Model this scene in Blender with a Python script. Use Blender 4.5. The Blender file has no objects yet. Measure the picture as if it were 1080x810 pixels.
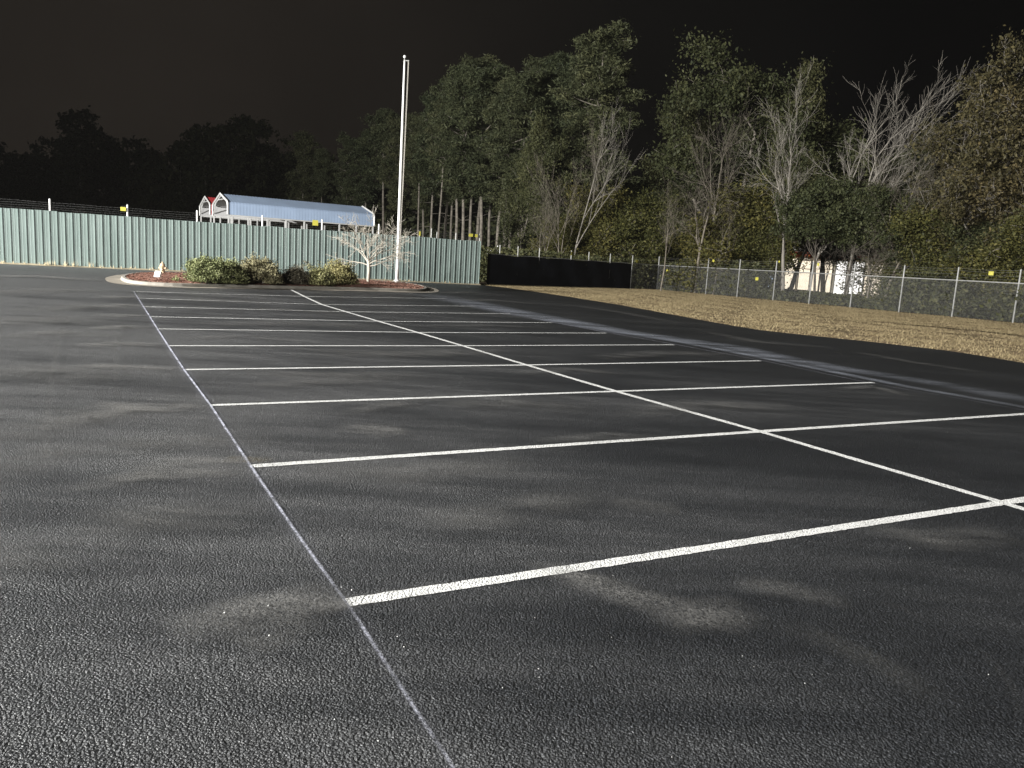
import bpy, math, random
import numpy as np
from mathutils import Vector

SC = bpy.context.scene
COL = SC.collection
PI = math.pi

# ------------------------------------------------------------------ camera
FPX = 815.0                       # focal length in photo pixels (photo 1080 x 810)
CAMH = 1.758
PITCH, ROLL = -0.15682, 0.05927
_f = np.array([0, math.cos(PITCH), math.sin(PITCH)])
_r0 = np.array([1.0, 0, 0]); _u0 = np.cross(_r0, _f)
RR = _r0*math.cos(ROLL) + _u0*math.sin(ROLL)
UU = -_r0*math.sin(ROLL) + _u0*math.cos(ROLL)
CAM = np.array([0, 0, CAMH])

def ray(x, y): return _f + RR*(x-540)/FPX - UU*(y-405)/FPX
def G(x, y, z=0.0):               # the point of the lot seen at a photo pixel
    d = ray(x, y); t = (z-CAMH)/d[2]; p = CAM + d*t
    return np.array([p[0], p[1], z])
def AT(x, y, Y):                  # the point seen at a photo pixel at depth Y
    d = ray(x, y); return CAM + d*(Y/d[1])
def hor(x): return 243.86 + 0.05934*x
def base_at(x, Y):                # ground point under pixel column x at depth Y
    p = AT(x, hor(x)+CAMH*FPX/Y*0.9, Y); return np.array([p[0], Y, 0.0])
def top_z(x, y, Y): return AT(x, y, Y)[2]

# ------------------------------------------------------------------ helpers
class MB:
    def __init__(s): s.v = []; s.f = []; s.m = []; s.uv = {}
    def add(s, vs, fs, mi=0):
        o = len(s.v); s.v.extend([tuple(map(float, q)) for q in vs])
        for f in fs: s.f.append(tuple(i+o for i in f)); s.m.append(mi)
    def box(s, c, size, rz=0.0, mi=0, tilt=0.0):
        hx, hy, hz = size[0]/2, size[1]/2, size[2]/2
        ca, sa = math.cos(rz), math.sin(rz); ct, st = math.cos(tilt), math.sin(tilt)
        vs = []
        for dz in (-hz, hz):
            for dx, dy in ((-hx, -hy), (hx, -hy), (hx, hy), (-hx, hy)):
                y2, z2 = dy*ct - dz*st, dy*st + dz*ct
                vs.append((c[0]+dx*ca-y2*sa, c[1]+dx*sa+y2*ca, c[2]+z2))
        s.add(vs, [(0,3,2,1),(4,5,6,7),(0,1,5,4),(1,2,6,5),(2,3,7,6),(3,0,4,7)], mi)
    def tube(s, pts, rad, n=6, mi=0, cap=True):
        pts = [np.array(p, float) for p in pts]
        if not hasattr(rad, '__len__'): rad = [rad]*len(pts)
        o = len(s.v); prev = None
        for i, p in enumerate(pts):
            d = pts[min(i+1, len(pts)-1)] - pts[max(i-1, 0)]
            d = d/(np.linalg.norm(d)+1e-9)
            if prev is None:
                a = np.array([1.0, 0, 0]) if abs(d[0]) < 0.8 else np.array([0, 1.0, 0])
            else: a = prev
            u = a - d*(a@d); u /= (np.linalg.norm(u)+1e-9); w = np.cross(d, u); prev = u
            for k in range(n):
                t = 2*PI*k/n
                q = p + (u*math.cos(t)+w*math.sin(t))*rad[i]
                s.v.append((q[0], q[1], q[2]))
        for i in range(len(pts)-1):
            for k in range(n):
                a0 = o+i*n+k; a1 = o+i*n+(k+1) % n
                s.f.append((a0, a1, a1+n, a0+n)); s.m.append(mi)
        if cap:
            s.f.append(tuple(o+k for k in range(n))[::-1]); s.m.append(mi)
            e = o+(len(pts)-1)*n
            s.f.append(tuple(e+k for k in range(n))); s.m.append(mi)
    def lathe(s, c, prof, n=20, mi=0):
        o = len(s.v)
        for r, z in prof:
            for k in range(n):
                t = 2*PI*k/n; s.v.append((c[0]+r*math.cos(t), c[1]+r*math.sin(t), c[2]+z))
        for i in range(len(prof)-1):
            for k in range(n):
                a0 = o+i*n+k; a1 = o+i*n+(k+1) % n
                s.f.append((a0, a1, a1+n, a0+n)); s.m.append(mi)
    def build(s, name, mat, parent=None, smooth=False, loc=None):
        me = bpy.data.meshes.new(name)
        me.from_pydata(s.v, [], s.f)
        return link(name, me, mat, parent, smooth, loc, s.m)

def link(name, me, mat, parent=None, smooth=False, loc=None, mi=None):
    mats = mat if isinstance(mat, (list, tuple)) else [mat]
    for m in mats: me.materials.append(m)
    if mi is not None and len(mats) > 1: me.polygons.foreach_set('material_index', np.array(mi, dtype=np.int32))
    if smooth: me.polygons.foreach_set('use_smooth', np.ones(len(me.polygons), dtype=bool))
    me.update()
    o = bpy.data.objects.new(name, me); COL.objects.link(o)
    if parent is not None: o.parent = parent
    if loc is not None: o.location = loc
    return o

def tag(o, label=None, cat=None, group=None, kind=None):
    if label: o['label'] = label
    if cat: o['category'] = cat
    if group: o['group'] = group
    if kind: o['kind'] = kind
    return o

def thing(name, label, cat, loc=(0, 0, 0), rz=0.0, group=None):
    o = bpy.data.objects.new(name, None); COL.objects.link(o)
    o.empty_display_size = 0.2
    o.location = tuple(map(float, loc)); o.rotation_euler = (0, 0, rz)
    return tag(o, label, cat, group)

def copy_tree(o, parent=None):
    c = o.copy(); COL.objects.link(c)
    if parent is not None: c.parent = parent
    for ch in [x for x in bpy.data.objects if x.parent == o]: copy_tree(ch, c)
    return c

# ------------------------------------------------------------------ materials
def newmat(name):
    m = bpy.data.materials.new(name); m.use_nodes = True
    nt = m.node_tree; b = nt.nodes['Principled BSDF']
    return m, nt, b

def nd(nt, t, **kw):
    n = nt.nodes.new(t)
    for k, v in kw.items():
        if k in n.inputs: n.inputs[k].default_value = v
        else: setattr(n, k, v)
    return n

def ramp(nt, stops, src=None):
    r = nt.nodes.new('ShaderNodeValToRGB')
    while len(r.color_ramp.elements) < len(stops): r.color_ramp.elements.new(0.5)
    for e, (p, c) in zip(r.color_ramp.elements, stops):
        e.position = p; e.color = (*c, 1) if len(c) == 3 else c
    if src is not None: nt.links.new(src, r.inputs[0])
    return r

def objco(nt, scale=(1, 1, 1), rot=(0, 0, 0)):
    tc = nt.nodes.new('ShaderNodeTexCoord'); mp = nt.nodes.new('ShaderNodeMapping')
    mp.inputs['Scale'].default_value = scale; mp.inputs['Rotation'].default_value = rot
    nt.links.new(tc.outputs['Object'], mp.inputs[0]); return mp.outputs[0]

def noise(nt, vec, scale, detail=4, rough=0.55):
    n = nt.nodes.new('ShaderNodeTexNoise'); n.inputs['Scale'].default_value = scale
    n.inputs['Detail'].default_value = detail; n.inputs['Roughness'].default_value = rough
    if vec is not None: nt.links.new(vec, n.inputs['Vector'])
    return n.outputs[0]

def math_n(nt, op, a, b=None, clamp=False):
    n = nt.nodes.new('ShaderNodeMath'); n.operation = op; n.use_clamp = clamp
    for i, v in enumerate((a, b)):
        if v is None: continue
        if isinstance(v, (int, float)): n.inputs[i].default_value = v
        else: nt.links.new(v, n.inputs[i])
    return n.outputs[0]

def simple(name, col, rough=0.6, metal=0.0, var=0.12, scale=3.0, bump=0.0, bscale=40, spec=0.5):
    m, nt, b = newmat(name)
    co = objco(nt)
    n = noise(nt, co, scale, 5)
    lo = tuple(c*(1-var) for c in col); hi = tuple(min(1, c*(1+var)) for c in col)
    r = ramp(nt, [(0.3, lo), (0.7, hi)], n)
    nt.links.new(r.outputs[0], b.inputs['Base Color'])
    b.inputs['Roughness'].default_value = rough; b.inputs['Metallic'].default_value = metal
    b.inputs['Specular IOR Level'].default_value = spec
    if bump:
        bn = nd(nt, 'ShaderNodeBump', Strength=bump); bn.inputs['Distance'].default_value = 0.01
        nt.links.new(noise(nt, co, bscale, 4), bn.inputs['Height'])
        nt.links.new(bn.outputs[0], b.inputs['Normal'])
    return m

def asphalt_mat():
    m, nt, b = newmat('asphalt'); L = nt.links
    co = objco(nt)
    # pebbled sealcoat: rounded stones about 1 cm to 2 cm across
    nz = nd(nt, 'ShaderNodeTexNoise', Scale=55.0, Detail=3.0)
    L.new(co, nz.inputs['Vector'])
    vm = nt.nodes.new('ShaderNodeVectorMath'); vm.operation = 'MULTIPLY_ADD'
    L.new(nz.outputs['Color'], vm.inputs[0]); vm.inputs[1].default_value = (0.012, 0.012, 0.012)
    L.new(co, vm.inputs[2])
    v1 = nd(nt, 'ShaderNodeTexVoronoi', Scale=85.0); L.new(vm.outputs[0], v1.inputs['Vector'])
    v2 = nd(nt, 'ShaderNodeTexVoronoi', Scale=190.0); L.new(vm.outputs[0], v2.inputs['Vector'])
    h = math_n(nt, 'ADD', math_n(nt, 'MULTIPLY', v1.outputs['Distance'], -1.0), math_n(nt, 'MULTIPLY', v2.outputs['Distance'], -0.4))
    h = math_n(nt, 'ADD', h, math_n(nt, 'MULTIPLY', noise(nt, co, 45, 4), 0.7))
    bp = nd(nt, 'ShaderNodeBump', Strength=1.0); bp.inputs['Distance'].default_value = ASPH_BUMP
    L.new(h, bp.inputs['Height']); L.new(bp.outputs[0], b.inputs['Normal'])
    # worn patches and dust, drawn out along the direction of sweeping
    st = objco(nt, (0.16, 0.55, 1), (0, 0, -0.5))
    n1 = noise(nt, st, 1.0, 6, 0.6)
    n2 = noise(nt, objco(nt, (0.045, 0.10, 1), (0, 0, -0.35)), 1.0, 3, 0.5)
    n3 = noise(nt, objco(nt, (0.5, 2.6, 1), (0, 0, -0.42)), 1.0, 5, 0.65)
    d = math_n(nt, 'ADD', math_n(nt, 'MULTIPLY', n1, 0.62), math_n(nt, 'MULTIPLY', n2, 0.30))
    d = math_n(nt, 'ADD', d, math_n(nt, 'MULTIPLY', n3, 0.36))
    d = math_n(nt, 'SUBTRACT', d, 0.055)
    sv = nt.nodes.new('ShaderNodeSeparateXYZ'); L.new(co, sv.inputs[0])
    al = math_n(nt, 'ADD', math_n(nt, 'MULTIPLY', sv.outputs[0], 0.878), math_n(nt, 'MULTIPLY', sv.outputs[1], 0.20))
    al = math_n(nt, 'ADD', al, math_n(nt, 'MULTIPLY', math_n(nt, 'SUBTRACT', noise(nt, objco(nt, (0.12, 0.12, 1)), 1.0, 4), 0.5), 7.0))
    falloff_wear = math_n(nt, 'DIVIDE', math_n(nt, 'SUBTRACT', 9.0, al), 16.0, True)  # light falloff put into the colour with aisle wear: paler left, darker right
    d = math_n(nt, 'ADD', d, math_n(nt, 'MULTIPLY', math_n(nt, 'SUBTRACT', falloff_wear, 0.5), 0.33))
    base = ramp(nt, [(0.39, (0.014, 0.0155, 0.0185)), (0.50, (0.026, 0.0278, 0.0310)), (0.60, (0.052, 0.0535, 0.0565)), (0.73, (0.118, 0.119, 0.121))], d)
    # grit: single pale stones
    gv = v1.outputs['Color']
    sp = nt.nodes.new('ShaderNodeSeparateColor'); L.new(gv, sp.inputs[0])
    g = ramp(nt, [(0.0, (0.65,)*3), (0.80, (1.2,)*3), (0.95, (1.6,)*3), (1.0, (2.4,)*3)], sp.outputs[0])
    pit = ramp(nt, [(0.25, (1.35,)*3), (0.62, (0.45,)*3)], v1.outputs['Distance'])
    mp_ = nt.nodes.new('ShaderNodeMix'); mp_.data_type = 'RGBA'; mp_.blend_type = 'MULTIPLY'; mp_.inputs[0].default_value = 1.0
    L.new(g.outputs[0], mp_.inputs[6]); L.new(pit.outputs[0], mp_.inputs[7]); g = mp_
    mx = nt.nodes.new('ShaderNodeMix'); mx.data_type = 'RGBA'; mx.blend_type = 'MULTIPLY'; mx.inputs[0].default_value = 0.9
    L.new(base.outputs[0], mx.inputs[6]); L.new(g.outputs[2], mx.inputs[7])
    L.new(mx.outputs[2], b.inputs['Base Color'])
    b.inputs['Roughness'].default_value = 0.48; b.inputs['Specular IOR Level'].default_value = 0.5
    return m

def film_mat(name, col, dens, nscale=(1, 1, 1), lo=0.35, hi=0.75, spots=0.0):
    """thin dust, chalk or overspray lying on the asphalt: UV u along, v across"""
    m, nt, b = newmat(name); L = nt.links
    tc = nt.nodes.new('ShaderNodeTexCoord'); sx = nt.nodes.new('ShaderNodeSeparateXYZ'); L.new(tc.outputs['UV'], sx.inputs[0])
    def bell(s, p):
        a = math_n(nt, 'MULTIPLY', math_n(nt, 'SUBTRACT', s, 0.5), 2.0)
        a = math_n(nt, 'MULTIPLY', a, a)
        return math_n(nt, 'POWER', math_n(nt, 'SUBTRACT', 1.0, a, True), p)
    w = math_n(nt, 'MULTIPLY', bell(sx.outputs[1], 1.6), bell(sx.outputs[0], 0.9))
    n = noise(nt, objco(nt, nscale, (0, 0, -0.45)), 1.0, 6, 0.62)
    n = math_n(nt, 'DIVIDE', math_n(nt, 'SUBTRACT', n, lo), hi-lo, True)
    fine = noise(nt, objco(nt), 60.0, 3, 0.6)
    fine = math_n(nt, 'DIVIDE', math_n(nt, 'SUBTRACT', fine, 0.3), 0.4, True)
    a = math_n(nt, 'MULTIPLY', math_n(nt, 'MULTIPLY', w, n), math_n(nt, 'MULTIPLY', fine, dens), True)
    tr = nt.nodes.new('ShaderNodeBsdfTransparent'); mix = nt.nodes.new('ShaderNodeMixShader')
    L.new(a, mix.inputs[0]); L.new(tr.outputs[0], mix.inputs[1]); L.new(b.outputs[0], mix.inputs[2])
    L.new(mix.outputs[0], nt.nodes['Material Output'].inputs[0])
    b.inputs['Base Color'].default_value = (*col, 1); b.inputs['Roughness'].default_value = 0.9
    b.inputs['Specular IOR Level'].default_value = 0.1
    bp = nd(nt, 'ShaderNodeBump', Strength=1.0); bp.inputs['Distance'].default_value = ASPH_BUMP*0.8
    L.new(noise(nt, objco(nt), 70, 3), bp.inputs['Height']); L.new(bp.outputs[0], b.inputs['Normal'])
    return m

def paint_mat():
    m, nt, b = newmat('line_paint'); L = nt.links
    co = objco(nt)
    v = nd(nt, 'ShaderNodeTexVoronoi', Scale=85.0); L.new(co, v.inputs['Vector'])
    n = noise(nt, co, 35, 4, 0.65); n2 = noise(nt, co, 2.5, 3)
    k = math_n(nt, 'ADD', math_n(nt, 'MULTIPLY', v.outputs['Distance'], 0.45), math_n(nt, 'MULTIPLY', n, 0.7))
    k = math_n(nt, 'ADD', k, math_n(nt, 'MULTIPLY', n2, 0.25))
    r = ramp(nt, [(0.50, (0.82, 0.82, 0.80)), (0.74, (0.72, 0.72, 0.70)), (0.90, (0.34, 0.34, 0.33)), (0.98, (0.10, 0.10, 0.10))], k)
    L.new(r.outputs[0], b.inputs['Base Color']); b.inputs['Roughness'].default_value = 0.7
    b.inputs['Specular IOR Level'].default_value = 0.25
    bp = nd(nt, 'ShaderNodeBump', Strength=1.0); bp.inputs['Distance'].default_value = ASPH_BUMP*0.7
    h = math_n(nt, 'ADD', math_n(nt, 'MULTIPLY', v.outputs['Distance'], -1.0), n)
    L.new(h, bp.inputs['Height']); L.new(bp.outputs[0], b.inputs['Normal'])
    return m

def leaf_mat(name, cols, rough=0.6):
    m, nt, b = newmat(name); L = nt.links
    at = nt.nodes.new('ShaderNodeAttribute'); at.attribute_name = 'tint'
    oi = nt.nodes.new('ShaderNodeObjectInfo')
    r = ramp(nt, [(i/(len(cols)-1), c) for i, c in enumerate(cols)], at.outputs['Fac'])
    mx = nt.nodes.new('ShaderNodeMix'); mx.data_type = 'RGBA'; mx.blend_type = 'MULTIPLY'; mx.inputs[0].default_value = 1
    rr = ramp(nt, [(0, (0.75, 0.8, 0.75)), (1, (1.15, 1.08, 1.0))], oi.outputs['Random'])
    L.new(r.outputs[0], mx.inputs[6]); L.new(rr.outputs[0], mx.inputs[7])
    L.new(mx.outputs[2], b.inputs['Base Color'])
    b.inputs['Roughness'].default_value = rough; b.inputs['Specular IOR Level'].default_value = 0.2
    return m

def ground_mat(name, stops, scale, bump=0.4, aniso=(1, 1, 1)):
    m, nt, b = newmat(name); L = nt.links
    co = objco(nt, aniso, (0, 0, 0.9))
    n1 = noise(nt, co, scale, 7, 0.65); n2 = noise(nt, co, scale*0.12, 3); n3 = noise(nt, objco(nt), 14.0, 5, 0.7)
    k = math_n(nt, 'ADD', math_n(nt, 'MULTIPLY', n1, 0.4), math_n(nt, 'MULTIPLY', n2, 0.4))
    k = math_n(nt, 'ADD', k, math_n(nt, 'MULTIPLY', n3, 0.3))
    r = ramp(nt, stops, k); L.new(r.outputs[0], b.inputs['Base Color'])
    b.inputs['Roughness'].default_value = 0.95; b.inputs['Specular IOR Level'].default_value = 0.1
    bp = nd(nt, 'ShaderNodeBump', Strength=bump); bp.inputs['Distance'].default_value = 0.06
    L.new(n3, bp.inputs['Height']); L.new(bp.outputs[0], b.inputs['Normal'])
    return m

def emit_mat(name, col, strength):
    m, nt, b = newmat(name)
    n = noise(nt, objco(nt), 1.5, 3)
    r = ramp(nt, [(0.3, tuple(c*0.75 for c in col)), (0.7, col)], n)
    nt.links.new(r.outputs[0], b.inputs['Emission Color'])
    b.inputs['Base Color'].default_value = (0.5, 0.5, 0.5, 1); b.inputs['Emission Strength'].default_value = strength
    return m

ASPH_BUMP = 0.0075
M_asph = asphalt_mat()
M_paint = paint_mat()
M_dust = film_mat('pale_dust', (0.23, 0.226, 0.217), 1.45, (1.6, 4.2, 1), 0.30, 0.74)
M_faint = film_mat('faint_dust', (0.17, 0.167, 0.16), 1.05, (1.4, 3.6, 1), 0.30, 0.74)
M_tyre = film_mat('tyre_dust', (0.13, 0.128, 0.12), 0.45, (2.5, 0.8, 1), 0.35, 0.70)
M_rust = film_mat('rust_stain', (0.17, 0.14, 0.08), 0.6, (5, 5, 1), 0.3, 0.6)
M_bluedust = film_mat('blue_chalk_dust', (0.33, 0.352, 0.405), 1.6, (0.35, 1.6, 1), 0.32, 0.72)
M_chalk = film_mat('chalk', (0.60, 0.615, 0.72), 2.6, (4.0, 4.0, 1), 0.30, 0.60)
M_chalk3 = film_mat('chalk_powder', (0.40, 0.41, 0.47), 0.28, (1.2, 1.2, 1), 0.35, 0.65)
M_chalk2 = film_mat('fine_chalk', (0.50, 0.50, 0.58), 0.9, (2.0, 2.0, 1), 0.22, 0.55)
M_ground = ground_mat('leaf_litter', [(0.35, (0.035, 0.028, 0.018)), (0.55, (0.075, 0.058, 0.035)), (0.75, (0.14, 0.105, 0.06))], 0.9)
M_verge = ground_mat('dry_grass_soil', [(0.38, (0.06, 0.045, 0.03)), (0.46, (0.17, 0.13, 0.08)), (0.56, (0.255, 0.19, 0.115)), (0.70, (0.36, 0.28, 0.18))], 0.55, 0.6, (1, 0.35, 1))
M_blade = leaf_mat('dry_grass_blade', [(0.165, 0.125, 0.072), (0.34, 0.265, 0.155), (0.49, 0.40, 0.255)], 0.8)
M_conc = simple('concrete', (0.28, 0.26, 0.225), 0.85, 0, 0.25, 1.6, 0.3, 60)
M_gutter = simple('old_concrete', (0.27, 0.24, 0.195), 0.9, 0, 0.3, 1.2, 0.3, 60)
M_dirt = simple('pale_dirt', (0.33, 0.28, 0.19), 0.95, 0, 0.35, 2.0, 0.4, 30)
M_mulch = ground_mat('red_mulch', [(0.36, (0.09, 0.044, 0.033)), (0.5, (0.235, 0.115, 0.085)), (0.68, (0.37, 0.23, 0.18))], 9.0, 1.0)
M_steel = simple('galvanised', (0.34, 0.34, 0.325), 0.55, 0.2, 0.2, 5)
M_white = simple('white_metal', (0.78, 0.78, 0.76), 0.45, 0.0, 0.08, 2)
M_trim = simple('pale_steel', (0.50, 0.50, 0.49), 0.5, 0, 0.12, 2)
M_wire = simple('wire', (0.17, 0.17, 0.165), 0.6, 0.1, 0.15, 3)
M_black = simple('black_screen', (0.008, 0.009, 0.012), 0.9, 0, 0.3, 1.2, 0, 40, 0.1)
M_soil = film_mat('bare_soil', (0.035, 0.026, 0.018), 2.2, (0.9, 1.6, 1), 0.36, 0.58)
M_yellow = simple('yellow_sign', (0.50, 0.46, 0.07), 0.5, 0, 0.06, 4)
M_ink = simple('sign_ink', (0.02, 0.02, 0.02), 0.6)
M_bark = simple('grey_bark', (0.24, 0.215, 0.18), 0.9, 0, 0.4, 3.0, 0.6, 20, 0.1)
M_palebark = simple('pale_bark', (0.30, 0.275, 0.24), 0.9, 0, 0.3, 2.0, 0.4, 20, 0.1)
M_dimbark = simple('dim_bark', (0.21, 0.185, 0.15), 0.9, 0, 0.35, 2.0, 0.4, 20, 0.1)
M_darkbark = simple('dark_bark', (0.085, 0.075, 0.062), 0.9, 0, 0.35, 2.0, 0.4, 20, 0.1)
M_twigbark = simple('straw_twig', (0.49, 0.455, 0.385), 0.85, 0, 0.2, 4.0, 0, 20, 0.1)
M_pine = leaf_mat('pine_needles', [(0.040, 0.048, 0.026), (0.070, 0.080, 0.042), (0.105, 0.112, 0.058)])
M_ever = leaf_mat('evergreen_leaves', [(0.036, 0.042, 0.020), (0.066, 0.072, 0.033), (0.108, 0.108, 0.05)])
M_yel = leaf_mat('yellow_green_leaves', [(0.042, 0.046, 0.017), (0.084, 0.084, 0.028), (0.145, 0.132, 0.042)])
M_ochre = leaf_mat('ochre_leaves', [(0.046, 0.042, 0.021), (0.086, 0.074, 0.036), (0.14, 0.115, 0.055)])
M_brown = leaf_mat('brown_leaves', [(0.06, 0.042, 0.026), (0.10, 0.07, 0.042), (0.15, 0.11, 0.065)])
M_bushg = leaf_mat('bush_green', [(0.12, 0.135, 0.06), (0.24, 0.255, 0.12), (0.38, 0.39, 0.21)])
M_busho = leaf_mat('bush_olive', [(0.14, 0.128, 0.075), (0.28, 0.255, 0.155), (0.43, 0.395, 0.26)])
M_bushb = leaf_mat('bush_brown', [(0.08, 0.065, 0.045), (0.16, 0.135, 0.10), (0.25, 0.22, 0.17)])
M_bushy = leaf_mat('bush_yellow', [(0.13, 0.13, 0.06), (0.26, 0.25, 0.12), (0.40, 0.375, 0.20)])

# ------------------------------------------------------------------ the ground
def poly(name, pts, mat, z, parent=None):
    b = MB(); b.add([(p[0], p[1], z) for p in pts], [tuple(range(len(pts)))])
    return b.build(name, mat, parent)

FA = np.array([-28.6, 42.8]); FB = np.array([-2.75, 54.9])      # the green fence's foot
FD = (FB-FA)/np.linalg.norm(FB-FA); FN = np.array([FD[1], -FD[0]])   # FN points to the camera
FL = FA - FD*24

b = MB()
b.add([(-270, -130, -0.05), (270, -130, -0.05), (270, 272, -0.05), (-270, 272, -0.05)], [(0, 1, 2, 3)])
tag(b.build('ground', M_ground), kind='structure')

edge = [G(*p)[:2] for p in ((512, 301), (530, 303), (560, 307), (600, 313), (650, 321), (700, 330), (750, 339.5), (800, 348), (850, 353.5), (900, 358.5), (950, 364), (1000, 370), (1040, 376), (1080, 383))]
edge_ext = edge + [np.array([14.6, 12.0]), np.array([15.5, 2.0]), np.array([16, -60.0])]
# a slightly ragged pavement edge
rg = random.Random(4); rag = []
for a, c in zip(edge_ext[:-1], edge_ext[1:]):
    n = max(2, int(np.linalg.norm(c-a)/0.6)); nrm = np.array([(c-a)[1], -(c-a)[0]]); nrm /= np.linalg.norm(nrm)
    for k in range(n): rag.append(a+(c-a)*k/n + nrm*rg.uniform(-0.05, 0.05))
FOOT = 0.35
lot_pts = [np.array([-95, -60.0]), np.array([16, -60.0])] + rag[::-1] + [FB+FN*FOOT, FA+FN*FOOT, FL+FN*FOOT, np.array([-95, 9.0])]
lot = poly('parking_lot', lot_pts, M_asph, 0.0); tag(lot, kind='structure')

RA = np.array([11.6, 71.4])                     # corner where the two chain-link runs meet
def gl(x, y): return G(x, y)[:2]
P1, P2 = gl(745.5, 310.2), gl(1070, 340.3)
RD = (P2-P1)/np.linalg.norm(P2-P1); RN = np.array([RD[1], -RD[0]])
if RN[0] > 0: RN = -RN                           # toward the lot
RC = P1 - RD*((P1-RA)@RD)                        # the corner put on the run
SA = np.array([-2.35, 57.2])                     # start of the screened run
RE = P2 + RD*34
verge_pts = rag[:] + [np.array([24.0, -60.0])] + [np.array([RE[0]-0.0, RE[1]])] + [RC + np.array([0.0, 0.6]), SA + np.array([-0.6, 0.6]), FB + FD*0.4 + np.array([0, 1.2])]
verge = poly('verge', verge_pts, M_verge, -0.02); tag(verge, kind='structure')
SOIL = [((930, 340), (985, 344.5), (1040, 350), (1110, 357), 1.7), ((975, 349), (1020, 353), (1060, 357), 0.8), ((900, 347), (940, 350), (985, 353), 0.5), ((860, 336), (900, 339), (940, 344), 0.7), ((800, 327), (850, 332), (890, 337), 0.5)]

dirt = MB()
d0, d1 = FL, FB
npts = 60; vs = []; fs = []
rg = random.Random(2)
for i in range(npts+1):
    q = d0 + (d1-d0)*i/npts
    w = 0.42 + rg.uniform(-0.06, 0.10)
    h = 0.05 + rg.uniform(0, 0.05)
    vs += [(*(q-FN*0.6), h), (*(q+FN*0.12), h), (*(q+FN*w), 0.006)]
for i in range(npts):
    o = i*3; fs += [(o, o+1, o+4, o+3), (o+1, o+2, o+5, o+4)]
dirt.add(vs, fs); tag(dirt.build('dirt_strip', M_dirt), kind='structure')

# ------------------------------------------------------------------ painted lines and dust
def strip(name, pts, widths, mat, z, parent, sub=1, jit=0.0):
    """flat ribbon through ground points; UV u along, v across"""
    P = []
    for a, c in zip(pts[:-1], pts[1:]):
        for k in range(sub): P.append(a + (c-a)*k/sub)
    P.append(pts[-1]); P = [np.array(p[:2]) for p in P]
    n = len(P)
    if not hasattr(widths, '__len__'): widths = [widths]*n
    else: widths = list(np.interp(np.linspace(0, 1, n), np.linspace(0, 1, len(widths)), widths))
    ln = [0.0]
    for a, c in zip(P[:-1], P[1:]): ln.append(ln[-1]+np.linalg.norm(c-a))
    vs, fs, uv = [], [], []
    K = 4; rj = random.Random(len(P)*7+int(abs(P[0][0])*100))
    for i, p in enumerate(P):
        d = P[min(i+1, n-1)]-P[max(i-1, 0)]; d /= np.linalg.norm(d); nn = np.array([-d[1], d[0]])
        for k in range(K+1):
            t = k/K-0.5; q = p+nn*(widths[i]*t+(rj.uniform(-jit, jit) if k in (0, K) else 0))
            vs.append((q[0], q[1], z)); uv.append((ln[i]/ln[-1], t+0.5))
    for i in range(n-1):
        for k in range(K):
            o = i*(K+1)+k; fs.append((o+K+1, o, o+1, o+K+2))
    me = bpy.data.meshes.new(name); me.from_pydata(vs, [], fs)
    l = me.uv_layers.new(name='UVMap')
    for lp in me.loops: l.data[lp.index].uv = uv[lp.vertex_index]
    return link(name, me, mat, parent)

LA = [(366, 635.5), (264.5, 492), (222, 427.6), (194, 390), (177.5, 364.8), (166.5, 347), (158.5, 334.1), (151.5, 323.5), (145, 314.4), (141, 307.5)]
LB = [(1056.7, 530.6), (800.8, 455.3), (648.9, 412.9), (554.8, 385.1), (487.4, 364.8), (440, 350.7), (398.5, 338.9), (364.4, 328.8), (339.3, 321.3), (320.7, 312.7)]
LC = [(1420, 477), (1085, 436.5), (921, 403.6), (801.7, 380.6), (710.4, 363.7), (639, 351.4), (582, 340.4), (537.8, 331), (502, 323), (469.6, 314.9)]
for i in range(10):
    pts = [G(*LA[i]), G(*LB[i]), G(*LC[i])]
    if i == 0: pts[0] = G(366.5, 636.0)
    strip('painted_line', pts, 0.098, M_paint, 0.004, lot, 110 if i < 4 else 30, 0.0045)
cl = [G(*p) for p in [(1330, 613)] + LB + [(304.4, 304.3)]]
strip('painted_line', cl, 0.10, M_paint, 0.007, lot, 40, 0.0045)
for k, q in enumerate(SOIL): strip('bare_soil', [G(*p) for p in q[:-1]], q[-1], M_soil, -0.014+0.001*k, verge, 5)
# snapped chalk guide lines
ca = [G(*p) for p in ((700, 1140), (560, 935), (478, 812), (430, 738), (369, 642), (330, 588), (300, 545), (266, 495), (222, 428), (194, 390.4), (177.3, 365), (166, 347.2), (158, 334.2), (150.5, 322.5), (140.5, 306.5))]
strip('chalk_line', ca, [0.022, 0.024, 0.027, 0.032, 0.038, 0.045, 0.05], M_chalk, 0.0095, lot, 4)
strip('chalk_haze', ca, [0.14, 0.16, 0.18, 0.20, 0.22], M_chalk3, 0.011, lot, 4)
cc = [G(*p) for p in ((1250, 471), (1140, 445.5), (1080, 433.3), (1023, 422.8), (951.7, 410.6), (904, 401.6), (806.7, 381.2), (712, 363.5), (640, 351), (583, 340), (539, 330.8), (503, 322.8), (470, 314.8))]
strip('chalk_line', cc, [0.05, 0.05, 0.07, 0.10], M_chalk2, 0.0095, lot, 5)
hz = [G(*p) for p in ((1330, 462), (1180, 437), (1067, 419.5), (1000, 407), (930, 395.5), (890, 390), (823, 377.5), (773, 366.5), (706, 357.5), (654, 350), (610, 341.8), (560, 333), (515, 324), (465, 313.5), (448, 309.8))]
strip('chalk_haze', hz, [1.3, 1.2, 1.0, 1.1, 1.3, 1.5, 1.7, 2.2, 2.6, 3.0], M_bluedust, 0.012, lot, 4)
hz2 = [G(*p) for p in ((1300, 470), (1080, 430), (960, 409), (860, 389), (760, 369), (690, 356), (620, 345.5), (560, 334.5))]
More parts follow.
